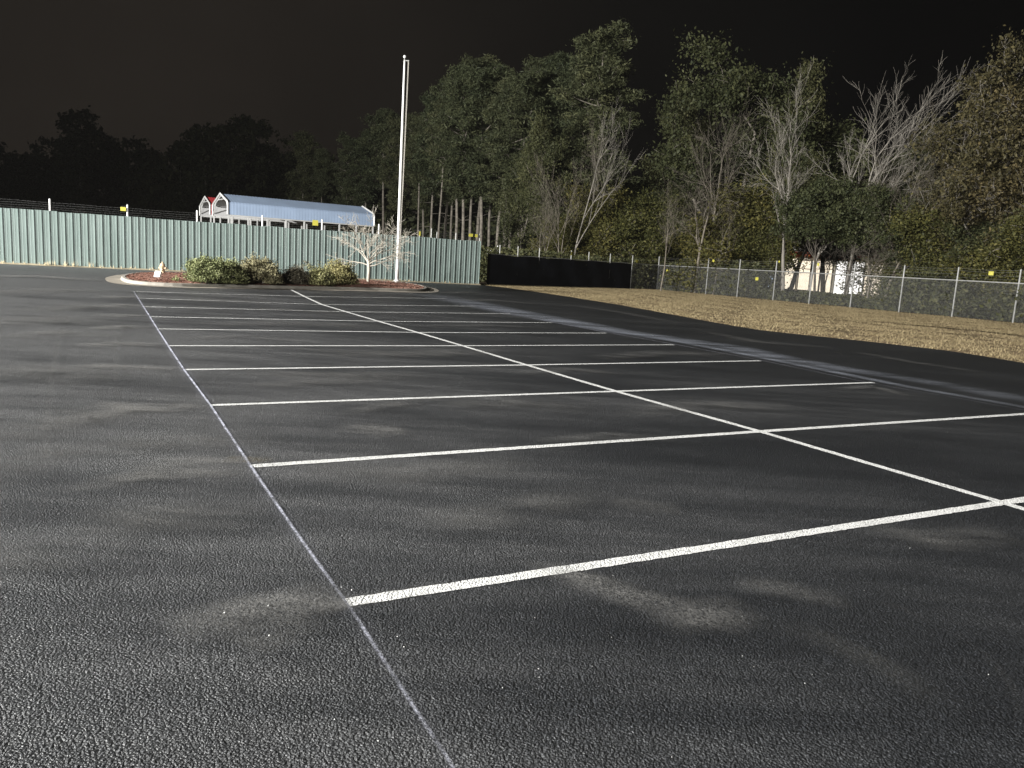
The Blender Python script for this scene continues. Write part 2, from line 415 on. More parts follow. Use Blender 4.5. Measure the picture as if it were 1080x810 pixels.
strip('chalk_haze', hz2, [0.35, 0.4, 0.5, 0.7, 0.9], M_bluedust, 0.0135, lot, 5)
# grey dust left of the line ends, wavering
smear = [
    [(140, 499), (175, 490), (215, 488), (262, 492)], [(60, 520), (150, 503), (270, 498)],
    [(90, 428), (140, 430), (180, 432), (222, 428)], [(75, 447), (135, 432), (200, 433)],
    [(60, 391), (110, 387), (150, 389), (194, 390)], [(80, 366), (125, 363), (150, 364), (177, 365)],
    [(95, 349), (130, 345), (150, 346), (166, 347)], [(105, 335), (130, 333), (158, 334)], [(110, 325), (130, 322), (151, 324)], [(110, 315), (128, 313.5), (145, 314.6)],
]
for k, s_ in enumerate(smear):
    P = [G(*p) for p in s_]; dep = P[0][1]
    strip('dust_smear', P, min(1.5, 0.16+0.05*dep), M_dust, 0.0150+0.0006*k, lot, 6)
patches = [
    ([(170, 672), (240, 655), (310, 640), (372, 625)], 0.34, M_dust), ([(250, 690), (300, 668), (345, 652)], 0.25, M_faint),
    ([(-60, 520), (60, 478), (160, 470), (300, 462)], 0.55, M_faint), ([(0, 470), (80, 440), (160, 438)], 0.7, M_faint),
    ([(560, 590), (630, 622), (700, 642), (760, 655), (800, 668)], 0.27, M_dust), ([(690, 668), (745, 652), (790, 640)], 0.28, M_faint),
    ([(770, 618), (830, 625), (900, 640)], 0.25, M_faint), ([(760, 650), (850, 672), (930, 706), (1010, 760)], 0.2, M_tyre),
    ([(640, 530), (670, 535), (720, 540)], 0.3, M_faint), ([(350, 452), (400, 455), (420, 463)], 0.4, M_dust), ([(360, 440), (400, 430), (470, 420)], 0.3, M_faint),
    ([(180, 358), (260, 356), (330, 362)], 0.5, M_faint), ([(230, 325), (300, 327), (380, 333)], 0.8, M_faint), ([(250, 410), (330, 405), (430, 400)], 0.5, M_faint),
    ([(540, 396), (600, 391), (660, 396)], 0.4, M_faint), ([(560, 470), (640, 462), (720, 466)], 0.3, M_faint), ([(880, 412), (920, 409), (960, 420)], 0.25, M_dust),
    ([(0, 360), (60, 352), (140, 356)], 0.9, M_faint), ([(20, 330), (90, 324), (150, 327)], 1.2, M_faint), ([(-20, 312), (60, 306), (140, 309)], 1.5, M_faint),
    ([(-30, 292), (40, 292), (110, 297)], 1.6, M_dust), ([(180, 318), (220, 317.6), (300, 319)], 0.9, M_faint), ([(430, 345), (520, 344), (590, 348)], 0.6, M_faint),
    ([(600, 322), (660, 331), (720, 343)], 0.7, M_faint), ([(740, 350), (800, 362), (880, 368)], 0.6, M_faint), ([(900, 372), (960, 383), (1040, 395)], 0.45, M_faint),
    ([(480, 318), (520, 317), (570, 322)], 0.9, M_faint), ([(450, 309), (500, 309), (540, 313)], 1.2, M_faint),
]
for k, (s_, w, m_) in enumerate(patches):
    strip('dust_smear', [G(*p) for p in s_], w*1.4, m_, 0.0215+0.0005*k, lot, 6)
more = [([(60, 560), (170, 548), (280, 552)], 0.5), ([(-40, 610), (60, 585), (150, 580)], 0.5), ([(300, 500), (420, 505), (560, 490)], 0.5), ([(420, 560), (520, 548), (640, 520)], 0.4), ([(250, 395), (340, 399), (460, 398)], 0.6),
        ([(460, 430), (560, 428), (620, 436)], 0.5), ([(660, 440), (740, 430), (840, 432)], 0.5), ([(200, 345), (300, 342), (400, 346)], 0.9), ([(300, 372), (420, 376), (540, 372)], 0.8), ([(-60, 400), (40, 395), (130, 405)], 1.0), ([(-40, 345), (60, 338), (130, 343)], 1.3), ([(620, 380), (700, 374), (780, 376)], 0.6), ([(900, 560), (980, 575), (1070, 570)], 0.35)]
for k, (s_, w) in enumerate(more): strip('dust_smear', [G(*p) for p in s_], w*1.6, M_faint, 0.0425+0.0005*k, lot, 6)
arcs = [[(75, 330), (62, 360), (54, 400), (50, 450), (46, 520), (40, 600)], [(900, 636), (950, 648), (1000, 672), (1040, 700), (1068, 735), (1080, 780)], [(128, 335), (122, 370), (124, 420), (132, 460)]]
for k, s_ in enumerate(arcs):
    strip('tyre_mark', [G(*p) for p in s_], [0.10, 0.07], M_tyre, 0.037+0.0006*k, lot, 6)
strip('stain', [G(235, 488.5), G(262, 489.5), G(290, 491)], 0.26, M_rust, 0.0405, lot, 4)
strip('dust_smear', [G(330, 645), G(375, 634), G(470, 618)], 0.17, M_dust, 0.0030, lot, 6)

# loose white chips of paint on the asphalt
chips = MB(); rg = random.Random(8)
def chip(p, r):
    o = [(p[0]+r*math.cos(t)*rg.uniform(.6, 1.2), p[1]+r*math.sin(t)*rg.uniform(.6, 1.2), 0.004) for t in (0, 1.3, 2.5, 3.8, 5.1)]
    c = (p[0], p[1], 0.004+r*0.9); chips.add(o+[c], [(i, (i+1) % 5, 5) for i in range(5)])
for q, r in (((237, 647), .0065), ((283, 639.5), .007), ((284, 671), .007), ((371, 623), .005), ((360, 620), .004), ((426, 683), .004)): chip(G(*q), r)
for _ in range(36): chip(G(rg.uniform(0, 1080), rg.uniform(420, 805)), rg.uniform(.0015, .0035))
tag(chips.build('gravel', M_white), 'small white chips scattered on the dark asphalt', 'gravel', kind='stuff')

# ------------------------------------------------------------------ kerbed island
kerb_px = [(127, 293.2), (128, 296.5), (134.5, 299.2), (150, 301.0), (186, 302.9), (229.4, 303.4), (300, 304.9), (370, 306.2), (430, 308.0), (447, 308.0), (452, 306.4)]
front = [G(*p)[:2] for p in kerb_px]
back = [G(448, 303.5)[:2], G(425, 299.4)[:2], G(360, 296.2)[:2], G(280, 293)[:2], G(200, 291)[:2], G(160, 289.6)[:2], G(140, 290.4)[:2]]
ring = front + back
def smooth_ring(r, it=2):
    for _ in range(it):
        o = []
        for i in range(len(r)):
            a, c = r[i], r[(i+1) % len(r)]; o += [a*0.75+c*0.25, a*0.25+c*0.75]
        r = o
    return r
ring = smooth_ring([np.array(p) for p in ring], 2)
cen = sum(ring)/len(ring)
def inset(r, d):
    o = []; n = len(r)
    for i in range(n):
        t = r[(i+1) % n]-r[i-1]; t = t/np.linalg.norm(t); nn = np.array([-t[1], t[0]])
        o.append(r[i]+nn*d)
    return o
area = sum(a[0]*c[1]-a[1]*c[0] for a, c in zip(ring, ring[1:]+ring[:1]))
sgn = 1 if area > 0 else -1
kb = MB(); n = len(ring)
loops = [(inset(ring, -sgn*0.60), 0.012), (inset(ring, -sgn*0.02), 0.02), (ring, 0.03), (inset(ring, sgn*0.03), 0.125), (inset(ring, sgn*0.05), 0.14), (inset(ring, sgn*0.17), 0.145), (inset(ring, sgn*0.19), 0.05)]
vs = [(*p, z) for lp, z in loops for p in lp]; fs = []
mi = []
for k in range(len(loops)-1):
    for i in range(n):
        f = (k*n+i, k*n+(i+1) % n, (k+1)*n+(i+1) % n, (k+1)*n+i)
        kb.f.append(f if sgn > 0 else f[::-1]); kb.m.append(1 if k == 0 else 0)
kb.v = vs
tag(kb.build('kerb', [M_conc, M_gutter]), kind='structure')
# mulch, mounded, with loose chips standing up
inn = inset(ring, sgn*0.185)
mm = MB(); lv = 6; rg = random.Random(5)
vs = []
for k in range(lv):
    t = k/lv
    for p in inn:
        q = p*(1-t)+cen*t
        vs.append((q[0], q[1], 0.12+0.10*min(1, t*3)+rg.uniform(-.015, .02)*(k > 0)))
vs.append((cen[0], cen[1], 0.23)); fs = []
for k in range(lv-1):
    for i in range(n): fs.append((k*n+i, k*n+(i+1) % n, (k+1)*n+(i+1) % n, (k+1)*n+i))
for i in range(n): fs.append(((lv-1)*n+i, (lv-1)*n+(i+1) % n, lv*n))
mm.add(vs, fs if sgn > 0 else [f[::-1] for f in fs])
for _ in range(5000):
    i = rg.randrange(n); t = rg.random()**1.5*0.9; p = inn[i]*(1-t)+cen*t
    z = 0.13+0.10*min(1, t*3); a = rg.uniform(0, PI); l = rg.uniform(.03, .09); w = rg.uniform(.01, .025); e = rg.uniform(-.03, .05)
    dx, dy = math.cos(a)*l, math.sin(a)*l
    mm.add([(p[0]-dx-dy*w*9, p[1]-dy+dx*w*9, z), (p[0]+dx, p[1]+dy, z+e+.02), (p[0]+dy*.3, p[1]-dx*.3, z+.03)], [(0, 1, 2)])
tag(mm.build('mulch_bed', M_mulch), kind='structure')

# ------------------------------------------------------------------ leaves and trees
def leaves_mesh(name, C, S, seed, flat=0.0, aspect=1.7, T=None):
    """C: Nx3 centres, S: N sizes; every leaf a bent pair of triangles"""
    rs = np.random.RandomState(seed); N = len(C)
    nrm = rs.normal(size=(N, 3)); nrm[:, 2] += flat; nrm /= np.linalg.norm(nrm, axis=1)[:, None]
    a = rs.normal(size=(N, 3)); u = np.cross(nrm, a); u /= np.linalg.norm(u, axis=1)[:, None]; w = np.cross(nrm, u)
    S = S[:, None]
    p0 = C-u*S*aspect*0.5; p2 = C+u*S*aspect*0.5
    p1 = C+w*S*0.5+nrm*S*0.18; p3 = C-w*S*0.5+nrm*S*0.18
    V = np.stack([p0, p1, p2, p3], 1).reshape(-1, 3)
    me = bpy.data.meshes.new(name)
    me.vertices.add(4*N); me.vertices.foreach_set('co', V.astype(np.float32).ravel())
    me.loops.add(4*N); me.loops.foreach_set('vertex_index', np.arange(4*N, dtype=np.int32))
    me.polygons.add(N); me.polygons.foreach_set('loop_start', np.arange(0, 4*N, 4, dtype=np.int32))
    me.update(calc_edges=True)
    at = me.attributes.new('tint', 'FLOAT', 'POINT')
    t = np.clip((rs.rand(N) if T is None else T+rs.normal(size=N)*0.15), 0, 1)
    at.data.foreach_set('value', np.repeat(t, 4).astype(np.float32))
    return me

def grow(rs, p, d, length, r, level, maxlev, segs, tips, spread=0.75, up=0.12, nch=(3, 5), gn=0.16, rmin=0.01, start=0.3):
    """recursive limbs; segs gets (points, radii, level), tips gets thin-branch points"""
    n = 5 if level == 0 else (4 if level < 3 else 3)
    P = [p.copy()]; Rr = [r]; dd = d.copy()
    endr = max(rmin*0.7, r*(0.42 if level == 0 else 0.3))
    for i in range(n):
        dd = dd + rs.normal(size=3)*gn*(0.35 if level == 0 else 1.1) + np.array([0, 0, up*(0.3 if level == 0 else 1)])
        dd /= np.linalg.norm(dd)
        P.append(P[-1]+dd*length/n); Rr.append(r+(endr-r)*(i+1)/n)
    segs.append((P, Rr, level))
    if level >= maxlev-1:
        for q in P[1:]: tips.append((q, level))
    if level >= maxlev: return
    k = rs.randint(nch[0], nch[1]+1) + (2 if level == maxlev-1 else 0)
    for j in range(k):
        t = start+(1-start)*(j+rs.rand()*0.8)/k if j < k-1 else 1.0
        x = t*n; i = min(n-1, int(x)); q = P[i]+(P[i+1]-P[i])*(x-i); rq = Rr[i]+(Rr[i+1]-Rr[i])*(x-i)
        base = (P[i+1]-P[i]); base /= np.linalg.norm(base)
        a = rs.normal(size=3); s = np.cross(base, a); s /= np.linalg.norm(s)
        ang = spread*(0.6+0.6*rs.rand())*(0.45 if t == 1.0 else 1.0)*(0.85 if level == 0 else 1.3)
        nd_ = base*math.cos(ang)+s*math.sin(ang)
        grow(rs, q, nd_, length*(0.50+0.25*rs.rand())*(1.15-0.35*t)*(0.75 if level == maxlev-1 else 1.0), max(rmin, rq*(0.62+0.15*rs.rand())), level+1, maxlev, segs, tips, spread, up, nch, gn, rmin, start*0.8)

def seg_mesh(segs, name):
    b = MB()
    for P, Rr, lv in segs:
        b.tube(P, Rr, 8 if lv == 0 else (5 if lv == 1 else 3), cap=False)
    me = bpy.data.meshes.new(name); me.from_pydata(b.v, [], b.f)
    me.polygons.foreach_set('use_smooth', np.ones(len(me.polygons), dtype=bool))
    return me

def bare_proto(seed, height, trunk=0.2, maxlev=4, spread=0.55, nch=(4, 5), lean=0.06, rmin=0.0075, start=0.35, frac=0.62, up=0.05, gn=0.17):
    rs = np.random.RandomState(seed); segs, tips = [], []
    d = np.array([rs.normal()*lean, rs.normal()*lean, 1.0]); d /= np.linalg.norm(d)
    grow(rs, np.array([0, 0, -0.1]), d, height*frac, trunk, 0, maxlev, segs, tips, spread, up, nch, gn, rmin, start)
    z = max(p[2] for P, _, _ in segs for p in P); k = height/z
    segs = [([q*np.array([k, k, k]) for q in P], Rr, l) for P, Rr, l in segs]
    return segs, [(q*k, l) for q, l in tips]

def leafed_proto(seed, height, trunk, leafn, size, spread=0.8, start=0.3, maxlev=3, clump=0.55, nch=(4, 6), frac=0.62, low=0.0, sq=0.8):
    segs, tips = bare_proto(seed, height, trunk, maxlev, spread, nch, 0.05, 0.02, start, frac)
    rs = np.random.RandomState(seed+91)
    T = np.array([q for q, l in tips]); T = T[T[:, 2] > low*height]
    # clumps: a subset of the twig ends, each with its own size, so gaps stay between
    keep = T[rs.rand(len(T)) < 0.85]
    wgt = rs.gamma(0.9, 1.0, len(keep)); wgt /= wgt.sum()
    idx = rs.choice(len(keep), leafn, p=wgt)
    C = keep[idx]+rs.normal(size=(leafn, 3))*np.array([clump, clump, clump*sq])
    tint = np.clip(rs.normal(0.45, 0.22, len(keep)), 0, 1)[idx]
    S = size*(0.45+1.25*rs.rand(leafn)**1.6)
    return segs, C, S, tint

def pine_proto(seed, height, trunk, leafn, size, bare=0.5, width=0.16):
    rs = np.random.RandomState(seed); segs = []; T = []
    lean = rs.normal(size=2)*0.02
    P = [np.array([lean[0]*z+0.05*math.sin(z*0.7), lean[1]*z, z]) for z in np.linspace(-0.1, height*0.97, 12)]
    segs.append((P, list(np.linspace(trunk, 0.04, 12)), 0))
    nb = 46
    for i in range(nb):
        t = bare+(1-bare)*(i+rs.rand()*0.9)/nb
        z = height*t; x = np.interp(z, [p[2] for p in P], [p[0] for p in P]); y = np.interp(z, [p[2] for p in P], [p[1] for p in P])
        prof = math.sin(PI*min(1, max(0.06, (1-t)/(1-bare))**0.75)*0.62+0.25)
        ln = height*width*prof*(0.55+0.75*rs.rand())
        az = rs.rand()*2*PI; el = rs.uniform(-0.15, 0.5)+0.35*(t-bare)
        d = np.array([math.cos(az)*math.cos(el), math.sin(az)*math.cos(el), math.sin(el)])
        Q = [np.array([x, y, z])]; dd = d.copy()
        for k in range(4):
            dd = dd+rs.normal(size=3)*0.13+np.array([0, 0, 0.07]); dd /= np.linalg.norm(dd); Q.append(Q[-1]+dd*ln/4)
        segs.append((Q, list(np.linspace(0.07, 0.02, 5)), 1))
        for k in range(1, 5):
            for j in range(2 if k < 4 else 3):
                e = Q[k]+rs.normal(size=3)*np.array([0.5, 0.5, 0.28])*(0.4+ln*0.16); T.append(e)
                if rs.rand() < 0.5: segs.append(([Q[k], e], [0.025, 0.012], 2))
    for i in range(7):                                    # dead stubs below the crown
        z = height*rs.uniform(0.25, bare); az = rs.rand()*2*PI; l = rs.uniform(0.5, 1.6)
        x = np.interp(z, [p[2] for p in P], [p[0] for p in P])
        segs.append(([np.array([x, 0, z]), np.array([x+math.cos(az)*l, math.sin(az)*l, z+rs.uniform(-.2, .4)])], [0.035, 0.012], 2))
    T = np.array(T); w = rs.gamma(1.6, 1, len(T)); w /= w.sum(); idx = rs.choice(len(T), leafn, p=w)
    C = T[idx]+rs.normal(size=(leafn, 3))*np.array([0.33, 0.33, 0.20])
    tint = np.clip(rs.normal(0.45, 0.22, len(T)), 0, 1)[idx]
    S = size*(0.45+1.25*rs.rand(leafn)**1.6)
    return segs, C, S, tint

PROTO = {}
def mesh_pair(key, maker):
    if key not in PROTO:
        segs, C, S, tint = maker()
        tm = seg_mesh(segs, 'trunk')
        cm = leaves_mesh('crown', C, S, abs(hash(key)) % 1000 if False else sum(map(ord, key)), 0.4, 3.6 if key.startswith('pine') else 1.9, tint) if C is not None else None
        h = max(p[2] for P, _, _ in segs for p in P)
        PROTO[key] = (tm, cm, h)
    return PROTO[key]

MAKERS = {
    'pine1': lambda: pine_proto(1, 24, 0.20, 36000, 0.088, 0.60, 0.10),
    'pine2': lambda: pine_proto(2, 24, 0.18, 36000, 0.088, 0.47, 0.092),
    'pine3': lambda: pine_proto(3, 24, 0.22, 46000, 0.088, 0.38, 0.12),
    'ever1': lambda: leafed_proto(11, 18, 0.30, 60000, 0.125, 0.95, 0.22, 3, 0.55, (5, 7)),
    'ever2': lambda: leafed_proto(12, 18, 0.30, 60000, 0.125, 0.85, 0.28, 3, 0.52, (5, 7)),
    'canopy1': lambda: leafed_proto(14, 11, 0.13, 42000, 0.12, 0.95, 0.46, 3, 0.36, (6, 8), 0.55, 0.52),
    'canopy2': lambda: leafed_proto(15, 11, 0.13, 42000, 0.12, 0.85, 0.48, 3, 0.36, (6, 8), 0.55, 0.54),
    'shrub1': lambda: leafed_proto(21, 7, 0.12, 52000, 0.080, 1.0, 0.08, 3, 0.36, (6, 8), 0.5),
    'shrub2': lambda: leafed_proto(22, 7, 0.12, 52000, 0.080, 0.9, 0.10, 3, 0.33, (6, 8), 0.5),
    'ochre1': lambda: leafed_proto(31, 19, 0.34, 20000, 0.125, 0.75, 0.30, 4, 0.42, (4, 5)),
    'ochre2': lambda: leafed_proto(32, 19, 0.33, 20000, 0.125, 0.8, 0.26, 4, 0.42, (4, 5)),
    'sparse': lambda: leafed_proto(61, 6, 0.07, 1100, 0.12, 1.0, 0.10, 3, 0.34, (5, 7)),
    'thin1': lambda: leafed_proto(41, 15, 0.18, 9000, 0.12, 0.8, 0.3, 4, 0.5, (4, 5)),
}
def bare_maker(seed, **kw):
    def f():
        s, t = bare_proto(seed, 17, **kw); return s, None, None, None
    return f
MAKERS['bare1'] = bare_maker(51, trunk=0.15, maxlev=4, spread=0.42, nch=(4, 5), start=0.34)
MAKERS['bare2'] = bare_maker(52, trunk=0.15, maxlev=4, spread=0.40, nch=(4, 5), start=0.32)
MAKERS['bare3'] = bare_maker(53, trunk=0.15, maxlev=4, spread=0.66, nch=(4, 5), start=0.28)
MAKERS['bare4'] = bare_maker(57, trunk=0.15, maxlev=4, spread=0.42, nch=(3, 5), start=0.34)

USED = {}
def tree(name, cat, label, kind, px, Y, ytop, mats, group, rz, wid=1.0, lean=0.0, z0=0.0):
    tm, cm, h = mesh_pair(kind, MAKERS[kind])
    p = base_at(px, Y); H = top_z(px, ytop, Y)
    t = thing(name, label, cat, p, rz, group)
    s = H/h; t.scale = (s*wid, s*wid, s); t.rotation_euler = (0, lean, rz)
    def part(nm, me, m):
        key = (me.name, m.name)
        if key not in USED:
            mm_ = me if not me.materials else me.copy()
            if not mm_.materials: mm_.materials.append(m)
            else: mm_.materials[0] = m
            USED[key] = mm_
        o = bpy.data.objects.new(nm, USED[key]); COL.objects.link(o); o.parent = t
    part('trunk', tm, mats[0])
    if cm is not None: part('crown', cm, mats[1])
    return t

PM = (M_bark, M_pine); EM = (M_bark, M_ever); YM = (M_bark, M_yel); OM = (M_palebark, M_ochre); BM_ = (M_palebark, None); DM_ = (M_dimbark, None)
rg = random.Random(77)
# the dark pine stand right of the flagpole
LP = 'tall dark pine with a long straight trunk in the dense stand right of the flagpole'
for i, (px, Y, yt) in enumerate([(440, 118, 126), (453, 112, 100), (467, 116, 90), (481, 104, 72), (494, 110, 62), (507, 100, 70), (521, 98, 86), (536, 104, 80), (550, 95, 74), (572, 98, 58), (588, 100, 66), (446, 124, 118), (460, 108, 104), (474, 122, 84), (488, 100, 80), (500, 114, 62), (514, 110, 76), (530, 96, 92), (543, 108, 78), (560, 104, 62), (580, 108, 60)]):
    tree('pine_tree', 'tree', LP, ('pine1', 'pine2', 'pine3')[i % 3], px, Y, yt, PM, 'pines in the dark stand', rg.uniform(0, 6), rg.uniform(0.95, 1.25))
LP2 = 'dim pine barely lit against the night sky left of the flagpole'
for i, (px, Y, yt) in enumerate([(318, 138, 140), (340, 132, 158), (362, 130, 142), (384, 128, 136), (404, 126, 118), (421, 124, 122)]):
    tree('pine_tree', 'tree', LP2, ('pine2', 'pine1', 'pine3')[i % 3], px, Y, yt, PM, 'dim pines left of the flagpole', rg.uniform(0, 6), rg.uniform(0.95, 1.3))
tree('pine_tree', 'tree', 'tallest pine in the wood, its ragged top standing above the dark stand', 'pine3', 626, 86, 28, PM, 'pines', 2.0, 1.25)
tree('pine_tree', 'tree', 'dark pine directly behind the pale thin bare tree, shorter than its ragged neighbour', 'pine2', 606, 92, 48, PM, 'pines', 4.1, 1.2)
# dense evergreens
EV = [
    ('broad dark evergreen with a rounded top behind the spreading bare tree', 'ever1', 757, 84, 56, 0.3, .92),
    ('dark evergreen just left of the three tallest bare trees', 'ever2', 798, 82, 66, 1.9, .75),
    ('dark evergreen at the edge of the dark gap in the tree line', 'ever2', 706, 88, 92, 3.1, .60),
    ('lower dark evergreen closing the foot of the gap in the tree line', 'ever1', 672, 92, 178, 4.0, 1.1),
    ('dark evergreen behind the tall bare trees, dim and half hidden by their branches', 'ever1', 868, 86, 150, 5.0, 1.0),
    ('dark evergreen behind the leaning multi-stemmed bare tree', 'ever2', 930, 84, 140, 0.9, .9),
    ('dense evergreen filling the wood at the foot of the pine stand, near the screen end', 'ever1', 545, 88, 150, 2.2, .8),
    ('dense evergreen with low boughs beside the pale pink twiggy sapling', 'ever2', 578, 84, 130, 5.5, .8),
    ('dark evergreen overhanging the brightly lit building from behind', 'ever1', 832, 78, 170, 1.2, 1.1),
]
for lb, k, px, Y, yt, rz, w in EV: tree('evergreen_tree', 'tree', lb, k, px, Y, yt, EM, 'evergreens in the wood', rz, w)
tree('evergreen_tree', 'tree', 'dark bushy evergreen standing in front of the lit building, hiding its left half', 'canopy2', 858, 61, 185, (M_darkbark, M_ever), 'evergreens in the wood', 4.4, .95)
tree('evergreen_tree', 'tree', 'dark bushy evergreen right above the bright middle of the lit building', 'canopy1', 889, 60, 190, (M_darkbark, M_ever), 'evergreens in the wood', 0.2, .85)
# bare trees
BA = [
    ('thin pale bare tree with short side branches under the tallest pine', 'bare4', 603, 76, 100, 1.0, .62, 0.0),
    ('spreading bare tree with a forked pale crown, left of the dark gap', 'bare3', 733, 69, 132, 2.0, 1.15, 0.0),
    ('tall bare tree whose upper limbs show inside the broad dark evergreen', 'bare2', 742, 78, 62, 0.4, .75, 0.0),
    ('tall pale bare tree with a fine fan of branches, leftmost of three tallest ones', 'bare1', 826, 63, 66, 3.0, 1.0, 0.03),
    ('slanting pale bare tree between two taller ones, trunk leaning right', 'bare4', 852, 65, 62, 0.8, .8, 0.10),
    ('tall forked bare tree with a wide pale crown behind the lit building', 'bare2', 892, 62, 62, 5.2, 1.0, 0.04),
    ('bare tree with several thin stems just left of the ochre trees', 'bare3', 945, 59, 104, 3.6, .95, 0.05),
    ('leaning bare tree crossing in front of the multi-stemmed bare one', 'bare4', 932, 58, 150, 1.1, 1.1, 0.30),
    ('pale pinkish twiggy sapling by the end of the black screen', 'bare3', 572, 72, 186, 4.4, .95, 0.0),
    ('grey twiggy sapling in front of the pine stand, left of the thin bare tree', 'bare2', 588, 74, 160, 2.9, .8, 0.0),
    ('slender straight bare tree with pinkish twigs between the tallest pine and the black screen', 'bare4', 588, 75, 150, 2.2, .5, 0.0),
    ('slender bare tree with a long clean trunk right of the tallest pine', 'bare4', 640, 80, 120, 5.0, .55, 0.0),
    ('small bare tree half hidden among the yellow-green shrubs', 'bare1', 697, 68, 180, 0.3, .9, 0.0),
    ('slim bare sapling beside the foot of the spreading bare tree', 'bare4', 752, 67, 196, 2.3, .8, 0.0),
    ('twiggy bare sapling right before the middle windows of the lit building', 'bare3', 868, 76, 236, 2.7, 1.3, 0.0),
    ('fine-twigged bare sapling before the rightmost lit window', 'bare2', 914, 78, 240, 0.7, 1.4, 0.0),
    ('small bare tree with grey twigs drooping over the right end of the lit building', 'bare3', 915, 57, 228, 5.9, 1.3, 0.0),
]
for lb, k, px, Y, yt, rz, w, ln in BA: tree('bare_tree', 'tree', lb, k, px, Y, yt, BM_ if px in (603, 826, 852, 892) else DM_, 'leafless trees', rz, w, ln)
# ochre trees on the far right
OC = [
    ('tall ochre-leaved tree with pale limbs, next to the last bare tree', 'ochre1', 1010, 60, 52, 0.5, .8),
    ('highest ochre-leaved tree in the wood, its pale fork showing near the top', 'ochre2', 1046, 57, 36, 2.5, .85),
    ('ochre-leaved tree cut off by the edge of the photo', 'ochre1', 1088, 55, 46, 4.2, .9),
    ('shorter ochre tree in the gap between bare trees and tall ochre ones', 'ochre2', 985, 68, 100, 5.4, .5),
    ('brownish half-leafless tree under the tall ochre ones', 'thin1', 1000, 58, 150, 1.4, 1.1),
]
for lb, k, px, Y, yt, rz, w in OC: tree('ochre_tree', 'tree', lb, k, px, Y, yt, OM, 'ochre-leaved trees', rz, w)
# big shrubs at the wood's edge
SH = [
    ('yellow-green shrub at the wood edge below the thin pale bare tree', 'shrub1', 592, 79, 232, YM),
    ('tall yellow-green shrub below the tallest pine', 'shrub2', 628, 80, 196, YM),
    ('rounded olive shrub between the tallest pine and the spreading bare tree', 'shrub1', 660, 78, 200, YM),
    ('yellow-green shrub close left of the spreading bare tree', 'shrub2', 690, 79, 222, YM),
    ('dark green shrub behind the trunk of the spreading bare tree', 'shrub1', 724, 78, 226, EM),
    ('bright yellow-green shrub left of the lit building, the larger of two', 'shrub1', 770, 73, 196, YM),
    ('bright yellow-green shrub next to the lit building', 'shrub2', 797, 71, 214, YM),
    ('dark shrub right of the lit building under the leaning bare tree', 'shrub2', 952, 60, 246, EM),
    ('olive shrub under the ochre trees, in front of their trunks', 'shrub1', 985, 57, 214, YM),
    ('dark green shrub right of the small yellow sign', 'shrub2', 1018, 55, 232, EM),
    ('tall olive shrub near the right end of the fence', 'shrub1', 1052, 53, 222, YM),
    ('dark shrub behind the last fence post', 'shrub2', 1090, 52, 225, EM),
]
SH += [('thin leafy sapling before the right end of the lit building', 'sparse', 912, 66, 254, EM)]
for i, (lb, k, px, Y, yt, mt) in enumerate(SH): tree('shrub', 'shrub', lb, k, px, Y, yt, mt, 'shrubs at the wood edge', i*1.3, 1.15)

# the far wood on the left, one dark mass
def far_woods():
    rs = np.random.RandomState(9); Cs = []; Ss = []; b = MB()
    for px in np.concatenate([np.arange(-160, 330, 13), np.arange(330, 1200, 22)]):
        Y = rs.uniform(165, 200); p = base_at(px, Y); ytop = 150+18*math.sin(px*0.045)+14*math.sin(px*0.11+1)+rs.uniform(-10, 14)
        if px < 60: ytop += 8
        if px > 330: Y = rs.uniform(140, 158); p = base_at(px, Y); ytop = 205+rs.uniform(-14, 14)
        H = top_z(px, ytop, Y)
        b.tube([p, p+np.array([rs.normal()*.3, 0, H*0.5]), p+np.array([rs.normal()*.5, 0, H*0.93])], [0.3, 0.2, 0.06], 5)
        n = 2600; t = rs.rand(n)**0.8; R_ = 1.0+(H*0.17)*np.sin(PI*np.clip(1-t, 0.05, 1)**0.8*0.75+0.2)
        nc = 60; cc_ = np.stack([rs.normal(size=nc), rs.normal(size=nc), rs.rand(nc)], 1)
        k = rs.randint(0, nc, n); zz = cc_[k, 2]
        rad = H*0.13*np.sin(PI*np.clip((1-zz)*0.85+0.12, 0, 1))
        C = np.stack([p[0]+cc_[k, 0]*rad+rs.normal(size=n)*.7, p[1]+cc_[k, 1]*rad+rs.normal(size=n)*.7, H*(0.3+0.68*zz)+rs.normal(size=n)*.6], 1)
        Cs.append(C); Ss.append(0.6*(0.6+0.8*rs.rand(n)))
    me = leaves_mesh('far_woods', np.concatenate(Cs), np.concatenate(Ss), 5, 0.2, 1.8)
    o = link('far_woods', me, M_pine)
    tag(o, 'far dark wood beyond the fences, barely told from the night', 'wood', kind='stuff')
    t = b.build('trunks', M_bark, o)
far_woods()

